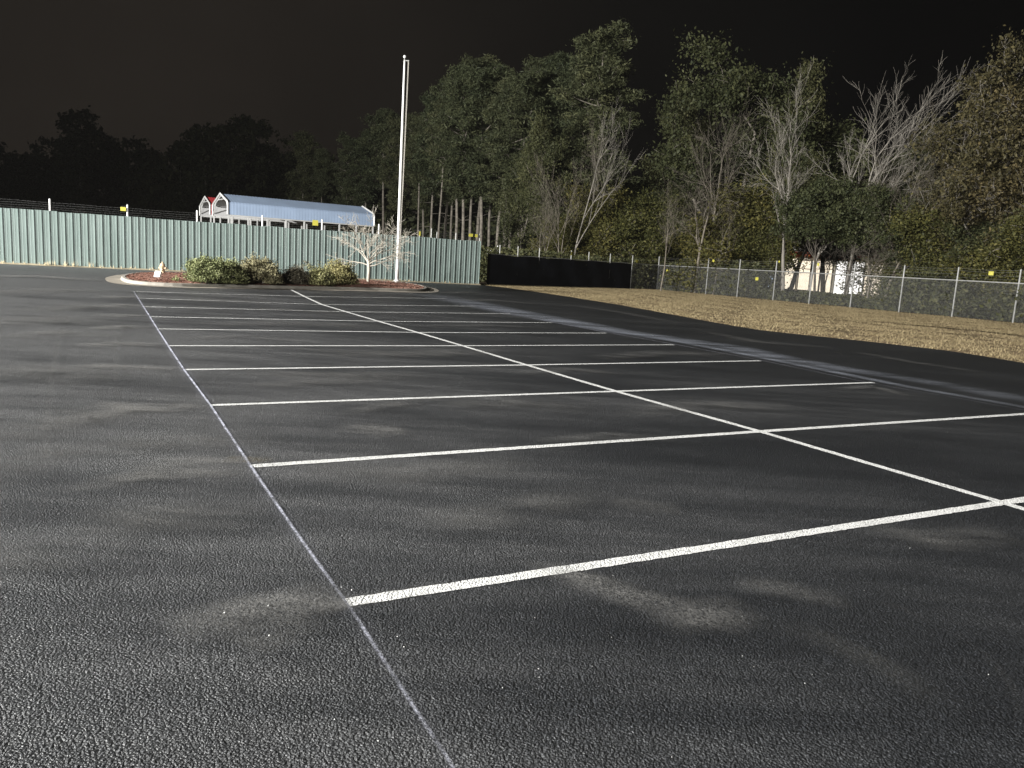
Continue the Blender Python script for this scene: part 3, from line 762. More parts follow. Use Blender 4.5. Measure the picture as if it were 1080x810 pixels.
# low growth between the chain-link fence and the trees
def undergrowth():
    rs = np.random.RandomState(19); C = []; S = []
    for run, (a, c, wlo, whi, num) in enumerate(((RC, RE, 1.2, 7.5, 200), (SA + np.array([3.0, 3.0]), RC, 2.0, 9.0, 90))):
        d = (c-a); L_ = np.linalg.norm(d); d = d/L_; nn = -RN if run == 0 else np.array([-d[1], d[0]])
        for _ in range(num):
            s = rs.rand()*L_ if run else rs.rand()*min(L_, 42)
            off = rs.uniform(wlo, whi); q = a+d*s+nn*off
            # leave the lit building's line of sight open above 1 m
            az = math.degrees(math.atan2(q[0], q[1])); h = rs.uniform(0.8, 2.9)
            if 17.5 < az < 26.5: h = rs.uniform(0.35, 0.8)
            n = int(420*h); w = 0.5+h*0.35
            pt = np.stack([q[0]+rs.normal(size=n)*w*.6, q[1]+rs.normal(size=n)*w*.6, h*rs.rand(n)**0.8], 1)
            C.append(pt); S.append(0.13*(0.5+rs.rand(n)))
    me = leaves_mesh('undergrowth', np.concatenate(C), np.concatenate(S), 8, 0.3, 1.9)
    tag(link('undergrowth', me, M_ever), 'dark low undergrowth between the chain-link fence and the trees', 'undergrowth', kind='stuff')
undergrowth()

# ------------------------------------------------------------------ dry grass
def dry_grass():
    rs = np.random.RandomState(3); pts = []
    E_ = np.array(rag)
    def inside(P, poly_):
        x, y = P[:, 0], P[:, 1]; r = np.zeros(len(P), bool); n = len(poly_)
        for i in range(n):
            x1, y1 = poly_[i]; x2, y2 = poly_[(i+1) % n]
            c = ((y1 > y) != (y2 > y)) & (x < (x2-x1)*(y-y1)/(y2-y1+1e-12)+x1); r ^= c
        return r
    vp = [np.array(p) for p in verge_pts]
    P = np.stack([rs.uniform(-3, 34, 900000), rs.uniform(14, 73, 900000)], 1)
    P = P[inside(P, vp)]
    cl = np.sin(P[:, 0]*1.9+np.sin(P[:, 1]*1.3)*2)*np.sin(P[:, 1]*1.7+P[:, 0]*.7)
    bare = np.zeros(len(P))
    for q in SOIL:
        for pa, pb in zip(q[:-2], q[1:-1]):
            for t in (0.0, 0.33, 0.67, 1.0):
                c = G(*pa)*(1-t)+G(*pb)*t; bare = np.maximum(bare, np.exp(-((P[:, 0]-c[0])**2+(P[:, 1]-c[1])**2)/(q[-1]*.42)**2))
    P = P[(rs.rand(len(P)) < (0.55+0.45*cl)*(1-0.97*bare))][:260000]
    N = len(P); a = rs.rand(N)*2*PI; h = rs.uniform(0.02, 0.08, N); w = rs.uniform(0.004, 0.010, N); ln = rs.uniform(-.08, .08, (N, 2))
    ux, uy = np.cos(a)*w, np.sin(a)*w; z = np.full(N, -0.02)
    V = np.stack([np.stack([P[:, 0]-ux, P[:, 1]-uy, z], 1), np.stack([P[:, 0]+ux, P[:, 1]+uy, z], 1), np.stack([P[:, 0]+ln[:, 0], P[:, 1]+ln[:, 1], z+h], 1)], 1).reshape(-1, 3)
    me = bpy.data.meshes.new('dry_grass'); me.vertices.add(3*N); me.vertices.foreach_set('co', V.astype(np.float32).ravel())
    me.loops.add(3*N); me.loops.foreach_set('vertex_index', np.arange(3*N, dtype=np.int32))
    me.polygons.add(N); me.polygons.foreach_set('loop_start', np.arange(0, 3*N, 3, dtype=np.int32)); me.update(calc_edges=True)
    at = me.attributes.new('tint', 'FLOAT', 'POINT'); at.data.foreach_set('value', np.repeat(rs.rand(N), 3).astype(np.float32))
    tag(link('dry_grass', me, M_blade), 'short dry tan grass on the verge below the chain-link fence', 'grass', kind='stuff')
dry_grass()
def weeds():
    rs = np.random.RandomState(6); b = MB()
    for _ in range(520):
        s = rs.rand()*52.0
        dens = 0.25+0.75*(1 if abs(s-27.5) < 1.6 else 0)
        if rs.rand() > dens: continue
        q = FL+FD*s+FN*rs.uniform(0.08, 0.4)
        for k in range(5):
            a = rs.rand()*2*PI; h = rs.uniform(0.05, 0.22)*(1.7 if abs(s-27.5) < 1.2 else 1); l = rs.uniform(0, .12)
            b.add([(q[0]-.012, q[1], .03), (q[0]+.012, q[1], .03), (q[0]+math.cos(a)*l, q[1]+math.sin(a)*l, .03+h)], [(0, 1, 2)])
    tag(b.build('dry_weeds', simple('straw', (0.42, 0.35, 0.22), 0.9, 0, 0.2, 6)), 'pale dry weeds along the foot of the green metal fence', 'weeds', kind='stuff')
weeds()

# ------------------------------------------------------------------ green corrugated fence
def rib_mat():
    m, nt, b = newmat('green_metal'); L = nt.links
    co = objco(nt, (1.2, 1.2, 0.18)); n = noise(nt, co, 1.2, 5, 0.6); n2 = noise(nt, objco(nt, (6, 6, 0.3)), 1.0, 4)
    k = math_n(nt, 'ADD', math_n(nt, 'MULTIPLY', n, 0.6), math_n(nt, 'MULTIPLY', n2, 0.4))
    r = ramp(nt, [(0.3, (0.120, 0.160, 0.146)), (0.5, (0.163, 0.207, 0.192)), (0.72, (0.22, 0.27, 0.253))], k)
    L.new(r.outputs[0], b.inputs['Base Color']); b.inputs['Roughness'].default_value = 0.36
    b.inputs['Specular IOR Level'].default_value = 0.6
    return m
M_green = rib_mat()
fence = thing('metal_fence', 'long ribbed green metal fence running behind the kerbed island', 'fence', (FA[0], FA[1], 0))
fo = np.array([FA[0], FA[1], 0])
def fpt(s, n, z): q = FD*s+FN*n; return (q[0], q[1], z)
LEN = np.linalg.norm(FB-FA)
pitch_ = 0.372
nr = int((LEN+24)/pitch_)
rg = random.Random(12)
pw = 3                                                     # ribs on one sheet
for k0 in range(0, nr+1, pw):
    b = MB(); prof = []
    s0 = LEN-k0*pitch_
    off = rg.uniform(-0.006, 0.006); dz = rg.uniform(-0.02, 0.02)
    for j in range(pw):
        s = s0-j*pitch_
        prof += [(s, 0.0), (s-0.004, 0.045), (s-0.040, 0.050), (s-0.065, 0.0), (s-0.17, 0.0), (s-0.18, 0.008), (s-0.20, 0.008), (s-0.21, 0.0), (s-0.27, 0.0), (s-0.28, 0.008), (s-0.30, 0.008), (s-0.31, 0.0)]
    prof.append((s0-pw*pitch_+0.002, 0.0))
    vs = []
    for s, n_ in prof: vs += [fpt(s, n_+off, 0.06), fpt(s, n_+off, 3.03+dz)]
    fs = [(2*i, 2*i+1, 2*i+3, 2*i+2) for i in range(len(prof)-1)]
    b.add(vs, fs); b.build('metal_sheet', M_green, fence)
for z in (2.85, 1.2):
    b = MB(); b.tube([fpt(-24, -0.06, z), fpt(LEN, -0.06, z)], 0.03, 6); b.build('rail', M_steel, fence)
def s_at(px):                                               # position along the fence seen at a photo column
    lo, hi = -24.0, LEN+2
    for _ in range(50):
        mid = (lo+hi)/2; q = FA+FD*mid; d = np.array([q[0], q[1], 3.1])-CAM; x = 540+FPX*(d@RR)/(d@_f)
        if x < px: lo = mid
        else: hi = mid
    return lo
posts_px = [(-40, .62), (52.5, .62), (134.5, .62), (208, .60), (277, .60), (340, .62), (400, .60), (443, .32), (455.5, .58), (461.5, .38), (481.5, .42), (506.5, .48)]
for px, e in posts_px:
    b = MB(); s = s_at(px); r = 0.052 if px < 420 else 0.04
    b.tube([fpt(s, -0.13, 0), fpt(s, -0.13, 3.03+e)], r, 8)
    b.lathe(fpt(s, -0.13, 3.03+e), [(r, 0), (r*1.15, .01), (r*.8, .05), (0.001, .07)], 8)
    b.build('post', M_white if px < 420 else M_steel, fence)
b = MB()
for z in (3.14, 3.26, 3.38, 3.50):
    P = [fpt(s, -0.13, z+0.012*math.sin(s*2.1+z*9)) for s in np.linspace(-24, LEN, 90)]
    b = MB(); b.tube(P, 0.0028, 3); b.build('wire', M_wire, fence)

# ------------------------------------------------------------------ yellow signs
def sign(label, c, rz, w=0.30, h=0.22, tilt=0.0):
    t = thing('warning_sign', label, 'sign', c, rz, 'small yellow warning signs on the fences')
    t.rotation_euler = (0, tilt, rz)
    w *= .85; h *= .85
    b = MB(); b.box((0, 0, 0), (w, 0.008, h)); b.build('plate', M_yellow, t)
    b = MB(); b.tube([(-w*.36, 0, h*.5-.01), (-w*.3, 0, h*.5+.05), (w*.3, 0, h*.5+.05), (w*.36, 0, h*.5-.01)], .005, 4); b.build('hanger', M_wire, t)
frz = math.atan2(FD[1], FD[0])
def on_fence(px, z, n=-0.02): s = s_at(px); q = fpt(s, n, z); return (fo[0]+q[0], fo[1]+q[1], z)
sign('small yellow sign on the wires left of the carports, beside a white post', on_fence(130, 3.44), frz, .34, .26)
sign('small yellow sign above the green fence in front of the blue carport', on_fence(332.5, 3.46), frz, .42, .40)
sign('wider of two small yellow signs above the right end of the green fence', on_fence(496.5, 3.40), frz, .36, .24)
sign('square yellow sign right beside a wider one at the end of the green fence', on_fence(502.3, 3.39), frz, .22, .24)
sign('narrow yellow sign above the green fence just right of the flagpole', on_fence(442.6, 3.26, 0.0), frz, .13, .34)

# ------------------------------------------------------------------ chain-link fences
def chain_panel(length, h, step=0.075, r=0.0028):
    """woven diagonals clipped to the panel, local x along, z up"""
    b = MB()
    for sg in (1, -1):
        k = -h
        while k < length+h:
            if sg > 0: x0, z0, x1, z1 = k, 0.0, k+h, h
            else: x0, z0, x1, z1 = k, h, k+h, 0.0
            if x1 > 0 and x0 < length:
                if x0 < 0: z0 += (z1-z0)*(0-x0)/(x1-x0); x0 = 0
                if x1 > length: z1 = z0+(z1-z0)*(length-x0)/(x1-x0); x1 = length
                if x1-x0 > 0.02: b.tube([(x0, 0.003*sg, z0), (x1, 0.003*sg, z1)], r, 3, cap=False)
            k += step
    me = bpy.data.meshes.new('mesh_panel'); me.from_pydata(b.v, [], b.f); me.materials.append(M_wire); return me

def run_positions(a, d, pxs, maxs=48):
    out = []
    for px in pxs:
        lo, hi = -20.0, maxs
        for _ in range(60):
            mid = (lo+hi)/2; q = a+d*mid; v = np.array([q[0], q[1], 0.3])-CAM; x = 540+FPX*(v@RR)/(v@_f)
            if x < px: lo = mid
            else: hi = mid
        out.append(lo)
    return out

FH = 2.2
cf = thing('chain_link_fence', 'grey chain-link fence with barbed wire on the dry grass verge before the wood', 'fence', (RC[0], RC[1], 0), math.atan2(RD[1], RD[0]))
ss = [0.0] + run_positions(RC, RD, [744.5, 777.5, 815.5, 853.5, 897, 948.5, 1004.5, 1069])
dl = ss[-1]-ss[-2]
ss += [ss[-1]+3.6*k for k in range(1, 6)]
pan = chain_panel(4.0, FH)
for i, s in enumerate(ss):
    b = MB(); b.tube([(s, 0, -0.05), (s, 0, 2.98)], 0.048 if i else 0.06, 8)
    b.lathe((s, 0, 2.98), [(.048, 0), (.05, .02), (.001, .06)], 8)
    b.build('post', M_steel, cf)
    if i < len(ss)-1:
        o = bpy.data.objects.new('mesh_panel', pan); COL.objects.link(o); o.parent = cf
        o.location = (s, -0.055, 0.02); o.scale = ((ss[i+1]-s)/4.0, 1, 1)
b = MB(); b.tube([(0, 0, FH+0.02), (ss[-1], 0, FH+0.02)], 0.036, 7); b.build('top_rail', M_steel, cf)
b = MB()
for z in (2.42, 2.62, 2.82, 2.95):
    P = []
    for i in range(len(ss)-1):
        for t in np.linspace(0, 1, 7)[:-1]: P.append((ss[i]+(ss[i+1]-ss[i])*t, 0, z-0.05*math.sin(PI*t)))
    P.append((ss[-1], 0, z)); b = MB(); b.tube(P, 0.0035, 3); b.build('barbed_wire', M_wire, cf)

sd = (RC-SA); SLEN = np.linalg.norm(sd); sd = sd/SLEN
sf = thing('screened_fence', 'chain-link fence covered with a black privacy screen right of the green fence', 'fence', (SA[0], SA[1], 0), math.atan2(sd[1], sd[0]))
b = MB(); nx = 60; vs = []; rs_ = np.random.RandomState(3)
SEND = run_positions(SA, sd, [664])[0]
pb_ = bpy.data.objects.new('mesh_panel', pan); COL.objects.link(pb_); pb_.parent = sf; pb_.location = (SEND, -.055, .02); pb_.scale = ((SLEN-SEND)/4.0, 1, 1)
for i in range(nx+1):
    x = SEND*i/nx
    for j, z in enumerate((0.02, 0.8, 1.5, FH-0.02)): vs.append((x, -0.06+0.02*math.sin(x*2.2+j)+rs_.normal()*.006, z + (0.03*math.sin(x*1.7) if j == 3 else 0)))
b.add(vs, [(i*4+j, (i+1)*4+j, (i+1)*4+j+1, i*4+j+1) for i in range(nx) for j in range(3)]); b.build('privacy_screen', M_black, sf, True)
for px in (525.5, 544.5, 567, 600.5, 619, 641.5, 665):
    s = run_positions(SA, sd, [px])[0]; b = MB(); b.tube([(s, 0.0, 0), (s, 0.0, 2.9)], 0.045, 8); b.lathe((s, 0, 2.9), [(.045, 0), (.001, .05)], 8); b.build('post', M_steel, sf)
b = MB(); b.tube([(0, 0, FH+.02), (SLEN, 0, FH+.02)], .03, 6); b.build('top_rail', M_steel, sf)
for z in (2.45, 2.65, 2.85): b = MB(); b.tube([(x, 0, z) for x in np.linspace(0, SLEN, 30)], .0035, 3); b.build('barbed_wire', M_wire, sf)

# yellow signs on the chain-link runs
rrz = math.atan2(RD[1], RD[0])
def on_run(a, d, px, z, off=0.0):
    s = run_positions(a, d, [px])[0]; q = a+d*s; return (q[0], q[1]+off, z)
sign('small yellow sign at the corner where the black screen ends', on_run(SA, sd, 669.5, 2.45, -.1), math.atan2(sd[1], sd[0]), .34, .28)
sign('small yellow disc-like sign low on the mesh right of the black screen', on_run(RC, RD, 702, 1.75, -.12), rrz, .30, .30)
sign('small yellow sign atop the post before the bright yellow-green shrubs', on_run(RC, RD, 749, 2.82, -.1), rrz, .28, .22, .3)
sign('pale yellow sign on the mesh just left of the lit building', on_run(RC, RD, 796, 1.55, -.12), rrz, .36, .28)
sign('yellow sign on the barbed wire in front of the lit building', on_run(RC, RD, 858, 2.85, -.1), rrz, .20, .26)
sign('yellow sign hung on the barbed wire near the right end of the chain-link fence', on_run(RC, RD, 1037.5, 2.72, -.1), rrz, .34, .26)
sign('tiny orange-yellow sign on top of a post at the lit building\'s left edge', on_run(RC, RD, 817.5, 2.95, -.05), rrz, .16, .16)
sign('slim yellow tag on a post above the black screen', on_run(SA, sd, 600.5, 2.68, -.08), math.atan2(sd[1], sd[0]), .14, .34)

# pale picket fence far behind the screen
pk = thing('picket_fence', 'row of pale picket tips showing above the black screen', 'fence', (0, 0, 0))
q0 = AT(512, 262, 74); q1 = AT(553, 266, 78)
rg = random.Random(6)
for i in range(17):
    t = i/16; x = q0[0]+(q1[0]-q0[0])*t; y = q0[1]+(q1[1]-q0[1])*t; z = top_z(512+41*t, 264.0+4.2*t+rg.uniform(-.6, .6), y)
    b = MB(); o_ = [(-.06, 0), (.06, 0), (.06, z), (0, z+.1), (-.06, z)]
    b.add([(x+u, y-.015, v) for u, v in o_]+[(x+u, y+.015, v) for u, v in o_], [(0, 1, 2, 3, 4), (9, 8, 7, 6, 5)]+[(i_, i_+5, (i_+1) % 5+5, (i_+1) % 5) for i_ in range(5)]); b.build('picket', M_white, pk)
b = MB(); b.tube([(q0[0], q0[1]+.05, 1.9), (q1[0], q1[1]+.05, 1.9)], .04, 6); b.build('rail', M_white, pk)
for px, zt in ((525, 259), (544.5, 262)):
    p = AT(px, zt, 74); b = MB(); b.tube([(p[0], p[1], 0), p], .06, 6); b.build('post', M_white, pk)

# ------------------------------------------------------------------ flagpole
pb = G(418.5, 300.0); pb[2] = 0.2
PH = 12.75
fp = thing('flagpole', 'tall slim white flagpole with a ball top at the right end of the island', 'flagpole', pb)
b = MB(); zs = np.linspace(-0.1, PH-0.2, 14)
b.tube([(0, 0, z) for z in zs], [0.105-(0.052)*max(0, (z/PH))**1.2 for z in zs], 14); b.build('pole', M_white, fp, True)
b = MB(); b.lathe((0, 0, 0), [(0.20, 0.0), (0.20, 0.03), (0.15, 0.05), (0.115, 0.12)], 16); b.build('base_collar', M_white, fp, True)
b = MB(); b.lathe((0, 0, PH-0.2), [(0.055, 0), (0.06, .03), (0.05, .1), (0.02, .12), (0.02, .17)], 12)
b.tube([(0.05, -0.02, PH-.16), (0.24, -0.08, PH-.18)], .028, 6); b.lathe((0.24, -0.08, PH-.24), [(0.001, 0), (.05, .02), (.06, .05), (.05, .09), (.001, .11)], 10)
b.build('truck', M_steel, fp, True)
b = MB(); b.lathe((0, 0, PH-0.04), [(0.09*math.sin(PI*k/10)+.0005, 0.09-0.09*math.cos(PI*k/10)) for k in range(11)], 16); b.build('ball', M_white, fp, True)
b = MB()
zz = np.linspace(1.3, PH-.2, 20)
M_rope = simple('rope', (.55, .52, .46), .9)
b.tube([(0.14+0.11*(z-1.3)/(PH-1.5), -0.06-.03*math.sin(z*.5), z) for z in zz], .014, 4); b.build('halyard', M_rope, fp)
b = MB(); b.tube([(0.115+0.11*(z-1.3)/(PH-1.5), -0.12, z) for z in zz], .012, 4); b.build('halyard', M_rope, fp)
b = MB(); b.tube([(0.10, -0.05, 1.18), (0.17, -0.09, 1.25), (0.10, -0.06, 1.40)], .014, 5); b.build('cleat', M_steel, fp)

# ------------------------------------------------------------------ bushes on the island
def bush(label, px, py, w, h, mat, seed, leafn=17000, size=0.040, open_=0.0):
    p = G(px, py, 0.2); rs = np.random.RandomState(seed)
    t = thing('bush', label, 'bush', p, 0, 'bushes on the kerbed island')
    b = MB(); T = []
    for i in range(70):
        az = rs.rand()*2*PI; el = math.asin(rs.uniform(0.05, 1.0)); k = 0.72+0.32*rs.rand()
        e = np.array([math.cos(az)*math.cos(el)*w/2*k, math.sin(az)*math.cos(el)*w/2*0.85*k, math.sin(el)*h*k])
        m_ = e*0.5+np.array([0, 0, 0.06*h])+rs.normal(size=3)*0.05
        b.tube([np.array([rs.normal()*.06, rs.normal()*.06, -0.06]), m_, e], [.018, .012, .005], 3, cap=False)
        T += [e, e*0.86+rs.normal(size=3)*.04, m_+(e-m_)*0.4]
        for j in range(3):
            q = m_+(e-m_)*rs.uniform(.3, .9); r_ = q+rs.normal(size=3)*np.array([.16, .16, .14]); r_[2] = max(.03, r_[2]); T.append(r_)
            b.tube([q, r_], [.006, .004], 3, cap=False)
    b.build('stems', M_bark, t)
    T = np.array(T); g = rs.gamma(2.2, 1, len(T)); g /= g.sum(); idx = rs.choice(len(T), leafn, p=g)
    C = T[idx]+rs.normal(size=(leafn, 3))*0.085; C[:, 2] = np.abs(C[:, 2])
    tint = np.clip(rs.normal(.5, .22, len(T)), 0, 1)[idx]
    link('foliage', leaves_mesh('foliage', C, size*(0.6+0.8*rs.rand(leafn)), seed, 0.5, 1.9, tint), mat, t)
    return t
bush('low green bush, leftmost on the island, spreading behind the white box', 217, 297.3, 1.75, 0.98, M_bushg, 1)
bush('green bush crowded against the taller olive-brown bush', 241, 297.8, 1.45, 0.86, M_bushg, 2)
bush('tallest bush on the island, rounded and olive-brown', 273, 298.0, 2.05, 1.12, M_busho, 3, 20000)
bush('small dull grey-brown bush, lowest of the row', 311, 299.0, 1.15, 0.62, M_bushb, 4, 11000)
bush('low yellow-green bush beside the grey-brown one', 337, 300.0, 1.15, 0.68, M_bushy, 5, 12000)
bush('olive bush nearest the small bare tree', 358, 299.5, 1.55, 1.0, M_bushy, 6)

# the small leafless tree by the flagpole
def small_tree():
    p = G(388, 297.5, 0.2); rs = np.random.RandomState(15); segs, tips = [], []
    segs.append(([np.array([0, 0, -.15]), np.array([.03, 0, .6]), np.array([0.0, 0, 1.15])], [.085, .07, .065], 0))
    limbs = [(-1.0, 0.1, 0.28, .85, 1.5), (1.0, -.1, .75, 1.0, 1.9), (-.15, .2, 1.0, 1.15, 1.9), (.45, .35, 1.0, 1.1, 1.8), (-.6, -.3, .75, 1.0, 1.7), (.9, .3, .2, .8, 1.5), (-.9, .2, .75, .95, 1.6), (.2, -.6, .8, 1.05, 1.4), (1.0, 0, .45, .9, 1.5)]
    for dx, dy, dz, z, l in limbs:
        d = np.array([dx, dy, dz]); d /= np.linalg.norm(d)
        grow(rs, np.array([0, 0, z]), d, l*.92, .036, 1, 4, segs, tips, 0.66, 0.06, (3, 5), 0.13, .0085, .25)
    t = thing('bare_tree', 'small straw-coloured leafless tree on the island, spreading in front of the green fence', 'tree', p, 0, 'leafless trees')
    link('trunk', seg_mesh(segs, 'trunk'), M_twigbark, t)
    t.scale = (1.05, 1.05, 1.06)
small_tree()

# ------------------------------------------------------------------ hydrant and white box
M_tan = simple('tan_paint', (0.52, 0.40, 0.26), 0.6, 0, 0.2, 6)
hp = G(171.5, 289.2, 0.14)
hy = thing('fire_hydrant', 'small tan fire hydrant at the back of the island, left of the bushes', 'hydrant', hp)
b = MB(); b.lathe((0, 0, 0), [(.17, 0), (.17, .03), (.105, .04), (.10, .36), (.14, .37), (.14, .41), (.115, .42)], 14); b.build('barrel', M_tan, hy, True)
b = MB(); b.lathe((0, 0, .42), [(.115, 0), (.11, .06), (.07, .12), (.03, .14), (.03, .19), (.001, .19)], 14); b.build('bonnet', M_tan, hy, True)
for sx in (-1, 1):
    b = MB(); b.tube([(sx*.08, 0, .30), (sx*.18, 0, .30)], .055, 8); b.tube([(sx*.18, 0, .30), (sx*.205, 0, .30)], .03, 6); b.build('nozzle', M_tan, hy)
b = MB(); b.tube([(0, -.08, .24), (0, -.17, .24)], .07, 8); b.build('nozzle', M_tan, hy)
bp_ = G(166.8, 294.3, 0.16)
fx = thing('ground_light', 'small white box tilted back in the red mulch near the rounded kerb end', 'fixture', bp_, -0.35)
b = MB(); b.box((0, 0, 0.20), (0.30, 0.10, 0.25), 0, 0, -0.35); b.build('housing', M_white, fx)
b = MB(); b.box((0, -0.062, 0.18), (0.24, 0.012, 0.19), 0, 0, -0.35); b.build('face', simple('white_glass', (.85, .85, .85), .15, 0, .03), fx)
b = MB(); b.tube([(0, 0.03, -.06), (0, 0.03, .12)], .02, 6); b.build('stake', M_steel, fx)

# ------------------------------------------------------------------ carports behind the fence
M_blue = simple('blue_roof', (0.29, 0.37, 0.50), 0.5, 0, 0.10, .8)
M_red = simple('red_roof', (0.52, 0.05, 0.055), 0.5, 0, 0.12, .8)
M_dull = simple('roof_underside', (0.42, 0.42, 0.42), 0.6, 0, 0.12, 1)
def carport(name, label, pl, length, rz, mat, ridge, nleg, W=5.5):
    """local x along the ridge, -y toward the lot"""
    t = thing(name, label, 'carport', (pl[0], pl[1], 0), rz, 'tall open carports behind the fence')
    sh, bt = ridge-0.78, ridge-1.60
    sec = [(-W/2-.02, bt), (-W/2, sh), (-W/2+.14, sh+.10), (0, ridge), (W/2-.14, sh+.10), (W/2, sh), (W/2+.02, bt)]
    b = MB(); n = int(length/0.23); vs = []
    for i in range(n*2+1):
        x = length*i/(n*2); o = 0.007 if i % 2 else 0.0
        for y, z in sec: vs.append((x, y*(1+o*.25), z+o))
    k = len(sec)
    b.add(vs, [(i*k+j, (i+1)*k+j, (i+1)*k+j+1, i*k+j+1) for i in range(n*2) for j in range(k-1)])
    b.build('roof', mat, t)
    b = MB()
    vs = [(x*0.999+0.001*length, y*.99, z-.035) for x in (0, length) for y, z in sec]
    b.add(vs, [(j, j+1, k+j+1, k+j) for j in range(k-1)]); b.build('roof_lining', M_dull, t)
    for x in (-0.02, length+0.02):
        b = MB(); b.tube([(x, y, z+.02) for y, z in sec], .075, 4); b.build('gable_trim', M_trim, t)
    for s_ in (-1, 1):
        b = MB(); b.box((length/2, s_*(W/2-.03), bt-.03), (length, .07, .10)); b.build('eave_rail', M_trim, t)
        for i in range(nleg):
            x = .05+(length-.1)*i/(nleg-1); b = MB(); b.box((x, s_*(W/2-.06), bt/2), (.10, .10, bt))
            b.build('leg', M_trim, t)
            b = MB(); b.tube([(x, s_*(W/2-.06), bt+.2), (x, s_*(W/2-.85), sh+.22)], .04, 5); b.build('brace', M_trim, t)
    for i in range(nleg):
        x = .05+(length-.1)*i/(nleg-1); b = MB(); b.tube([(x, -W/2+.15, sh-.02), (x, 0, ridge-.12), (x, W/2-.15, sh-.02)], .045, 4, cap=True); b.build('rafter', M_trim, t)
        b = MB(); b.tube([(x, -W/4, sh+.36), (x, W/4, sh+.36)], .035, 4); b.build('tie_beam', M_trim, t)
    return t
PL = AT(232.4, 204.2, 60); PR = AT(382, 216, 66)
dv = PR-PL; ca_ = math.atan2(dv[1], dv[0]); LN = math.hypot(dv[0], dv[1])
carport('carport', 'long open carport with a blue metal roof on white legs behind the green fence', PL, LN, ca_, M_blue, 5.55, 9)
PL2 = AT(216.3, 207.6, 70)
carport('carport', 'carport with a red roof, mostly hidden behind the blue-roofed one', PL2, LN*.9, ca_, M_red, PL2[2], 7, 4.7)

# ------------------------------------------------------------------ the lit building behind the trees
def lit_building():
    YB = 92.0
    x0, x1 = base_at(786, YB)[0], base_at(932, YB)[0]
    Wd = x1-x0
    t = thing('lit_building', 'brightly lit low building with an orange-red fascia glimpsed through the trees', 'building', (x0, YB, 0), 0.0)
    Mw = simple('cream_wall', (0.62, 0.58, 0.50), 0.8); Mr = simple('orange_red', (0.55, 0.10, 0.04), 0.6); Mroof = simple('roof_edge', (0.6, 0.58, 0.52), 0.7)
    b = MB(); b.box((Wd/2, 4.5, 2.5), (Wd, 8.8, 5.0)); b.build('wall', Mw, t)
    b = MB(); b.box((Wd/2, 4.4, 5.13), (Wd+.8, 9.6, .25)); b.build('roof', Mroof, t)
    b = MB(); b.box((Wd/2, 0.02, 4.55), (Wd+.3, .16, .6)); b.build('fascia', Mr, t)
    Mg = [emit_mat('warm_window', (1.0, 0.86, 0.66), GLOW), emit_mat('white_window', (1.0, 0.97, 0.93), GLOW*1.3), emit_mat('cool_door', (0.62, 0.78, 1.0), GLOW*.5)]
    def px2(px): return base_at(px, YB)[0]-x0
    spans = [(806, 814, .5, 3.0, 2), (824, 838, .45, 4.1, 0), (840, 852, .45, 3.9, 0), (853, 862, .4, 4.0, 0), (863, 875, .3, 4.1, 0), (878, 890, .2, 4.1, 1), (892, 908, .3, 4.1, 1), (909, 927, .3, 4.0, 0)]
    for pa, pc, za, zb, k in spans:
        xa, xc = px2(pa), px2(pc)
        b = MB(); b.box(((xa+xc)/2, .06, (za+zb)/2), (xc-xa, .10, zb-za)); w = b.build('lit_window', Mg[k], t)
        b = MB(); rng = []
        for y in (-.06, .03):
            for m_ in (.05, -.05): rng += [(xa-m_, y, za-m_), (xc+m_, y, za-m_), (xc+m_, y, zb+m_), (xa-m_, y, zb+m_)]
        fs = []
        for i_ in range(4):
            n_ = (i_+1) % 4; fs += [(i_, n_, 4+n_, 4+i_), (8+n_, 8+i_, 12+i_, 12+n_), (n_, i_, 8+i_, 8+n_), (4+i_, 4+n_, 12+n_, 12+i_)]
        b.add(rng, fs); b.build('frame', M_white, w)
        b = MB(); b.box(((xa+xc)/2, -.015, za+(zb-za)*.72), (xc-xa-.1, .06, .08)); b.build('transom', M_white, w)
    b = MB(); xa, xc = px2(822), px2(850)
    b.add([(xa, -.6, 5.55), (xc, -.6, 5.0), (xc, 1.0, 5.2), (xa, 1.0, 5.75), (xa, -.6, 5.42), (xc, -.6, 4.88), (xc, 1.0, 5.05), (xa, 1.0, 5.6)], [(0, 1, 2, 3), (7, 6, 5, 4), (0, 4, 5, 1), (1, 5, 6, 2), (2, 6, 7, 3), (3, 7, 4, 0)])
    b.build('canopy', Mroof, t)
GLOW = 0.095; HAZE = 0.00007
lit_building()

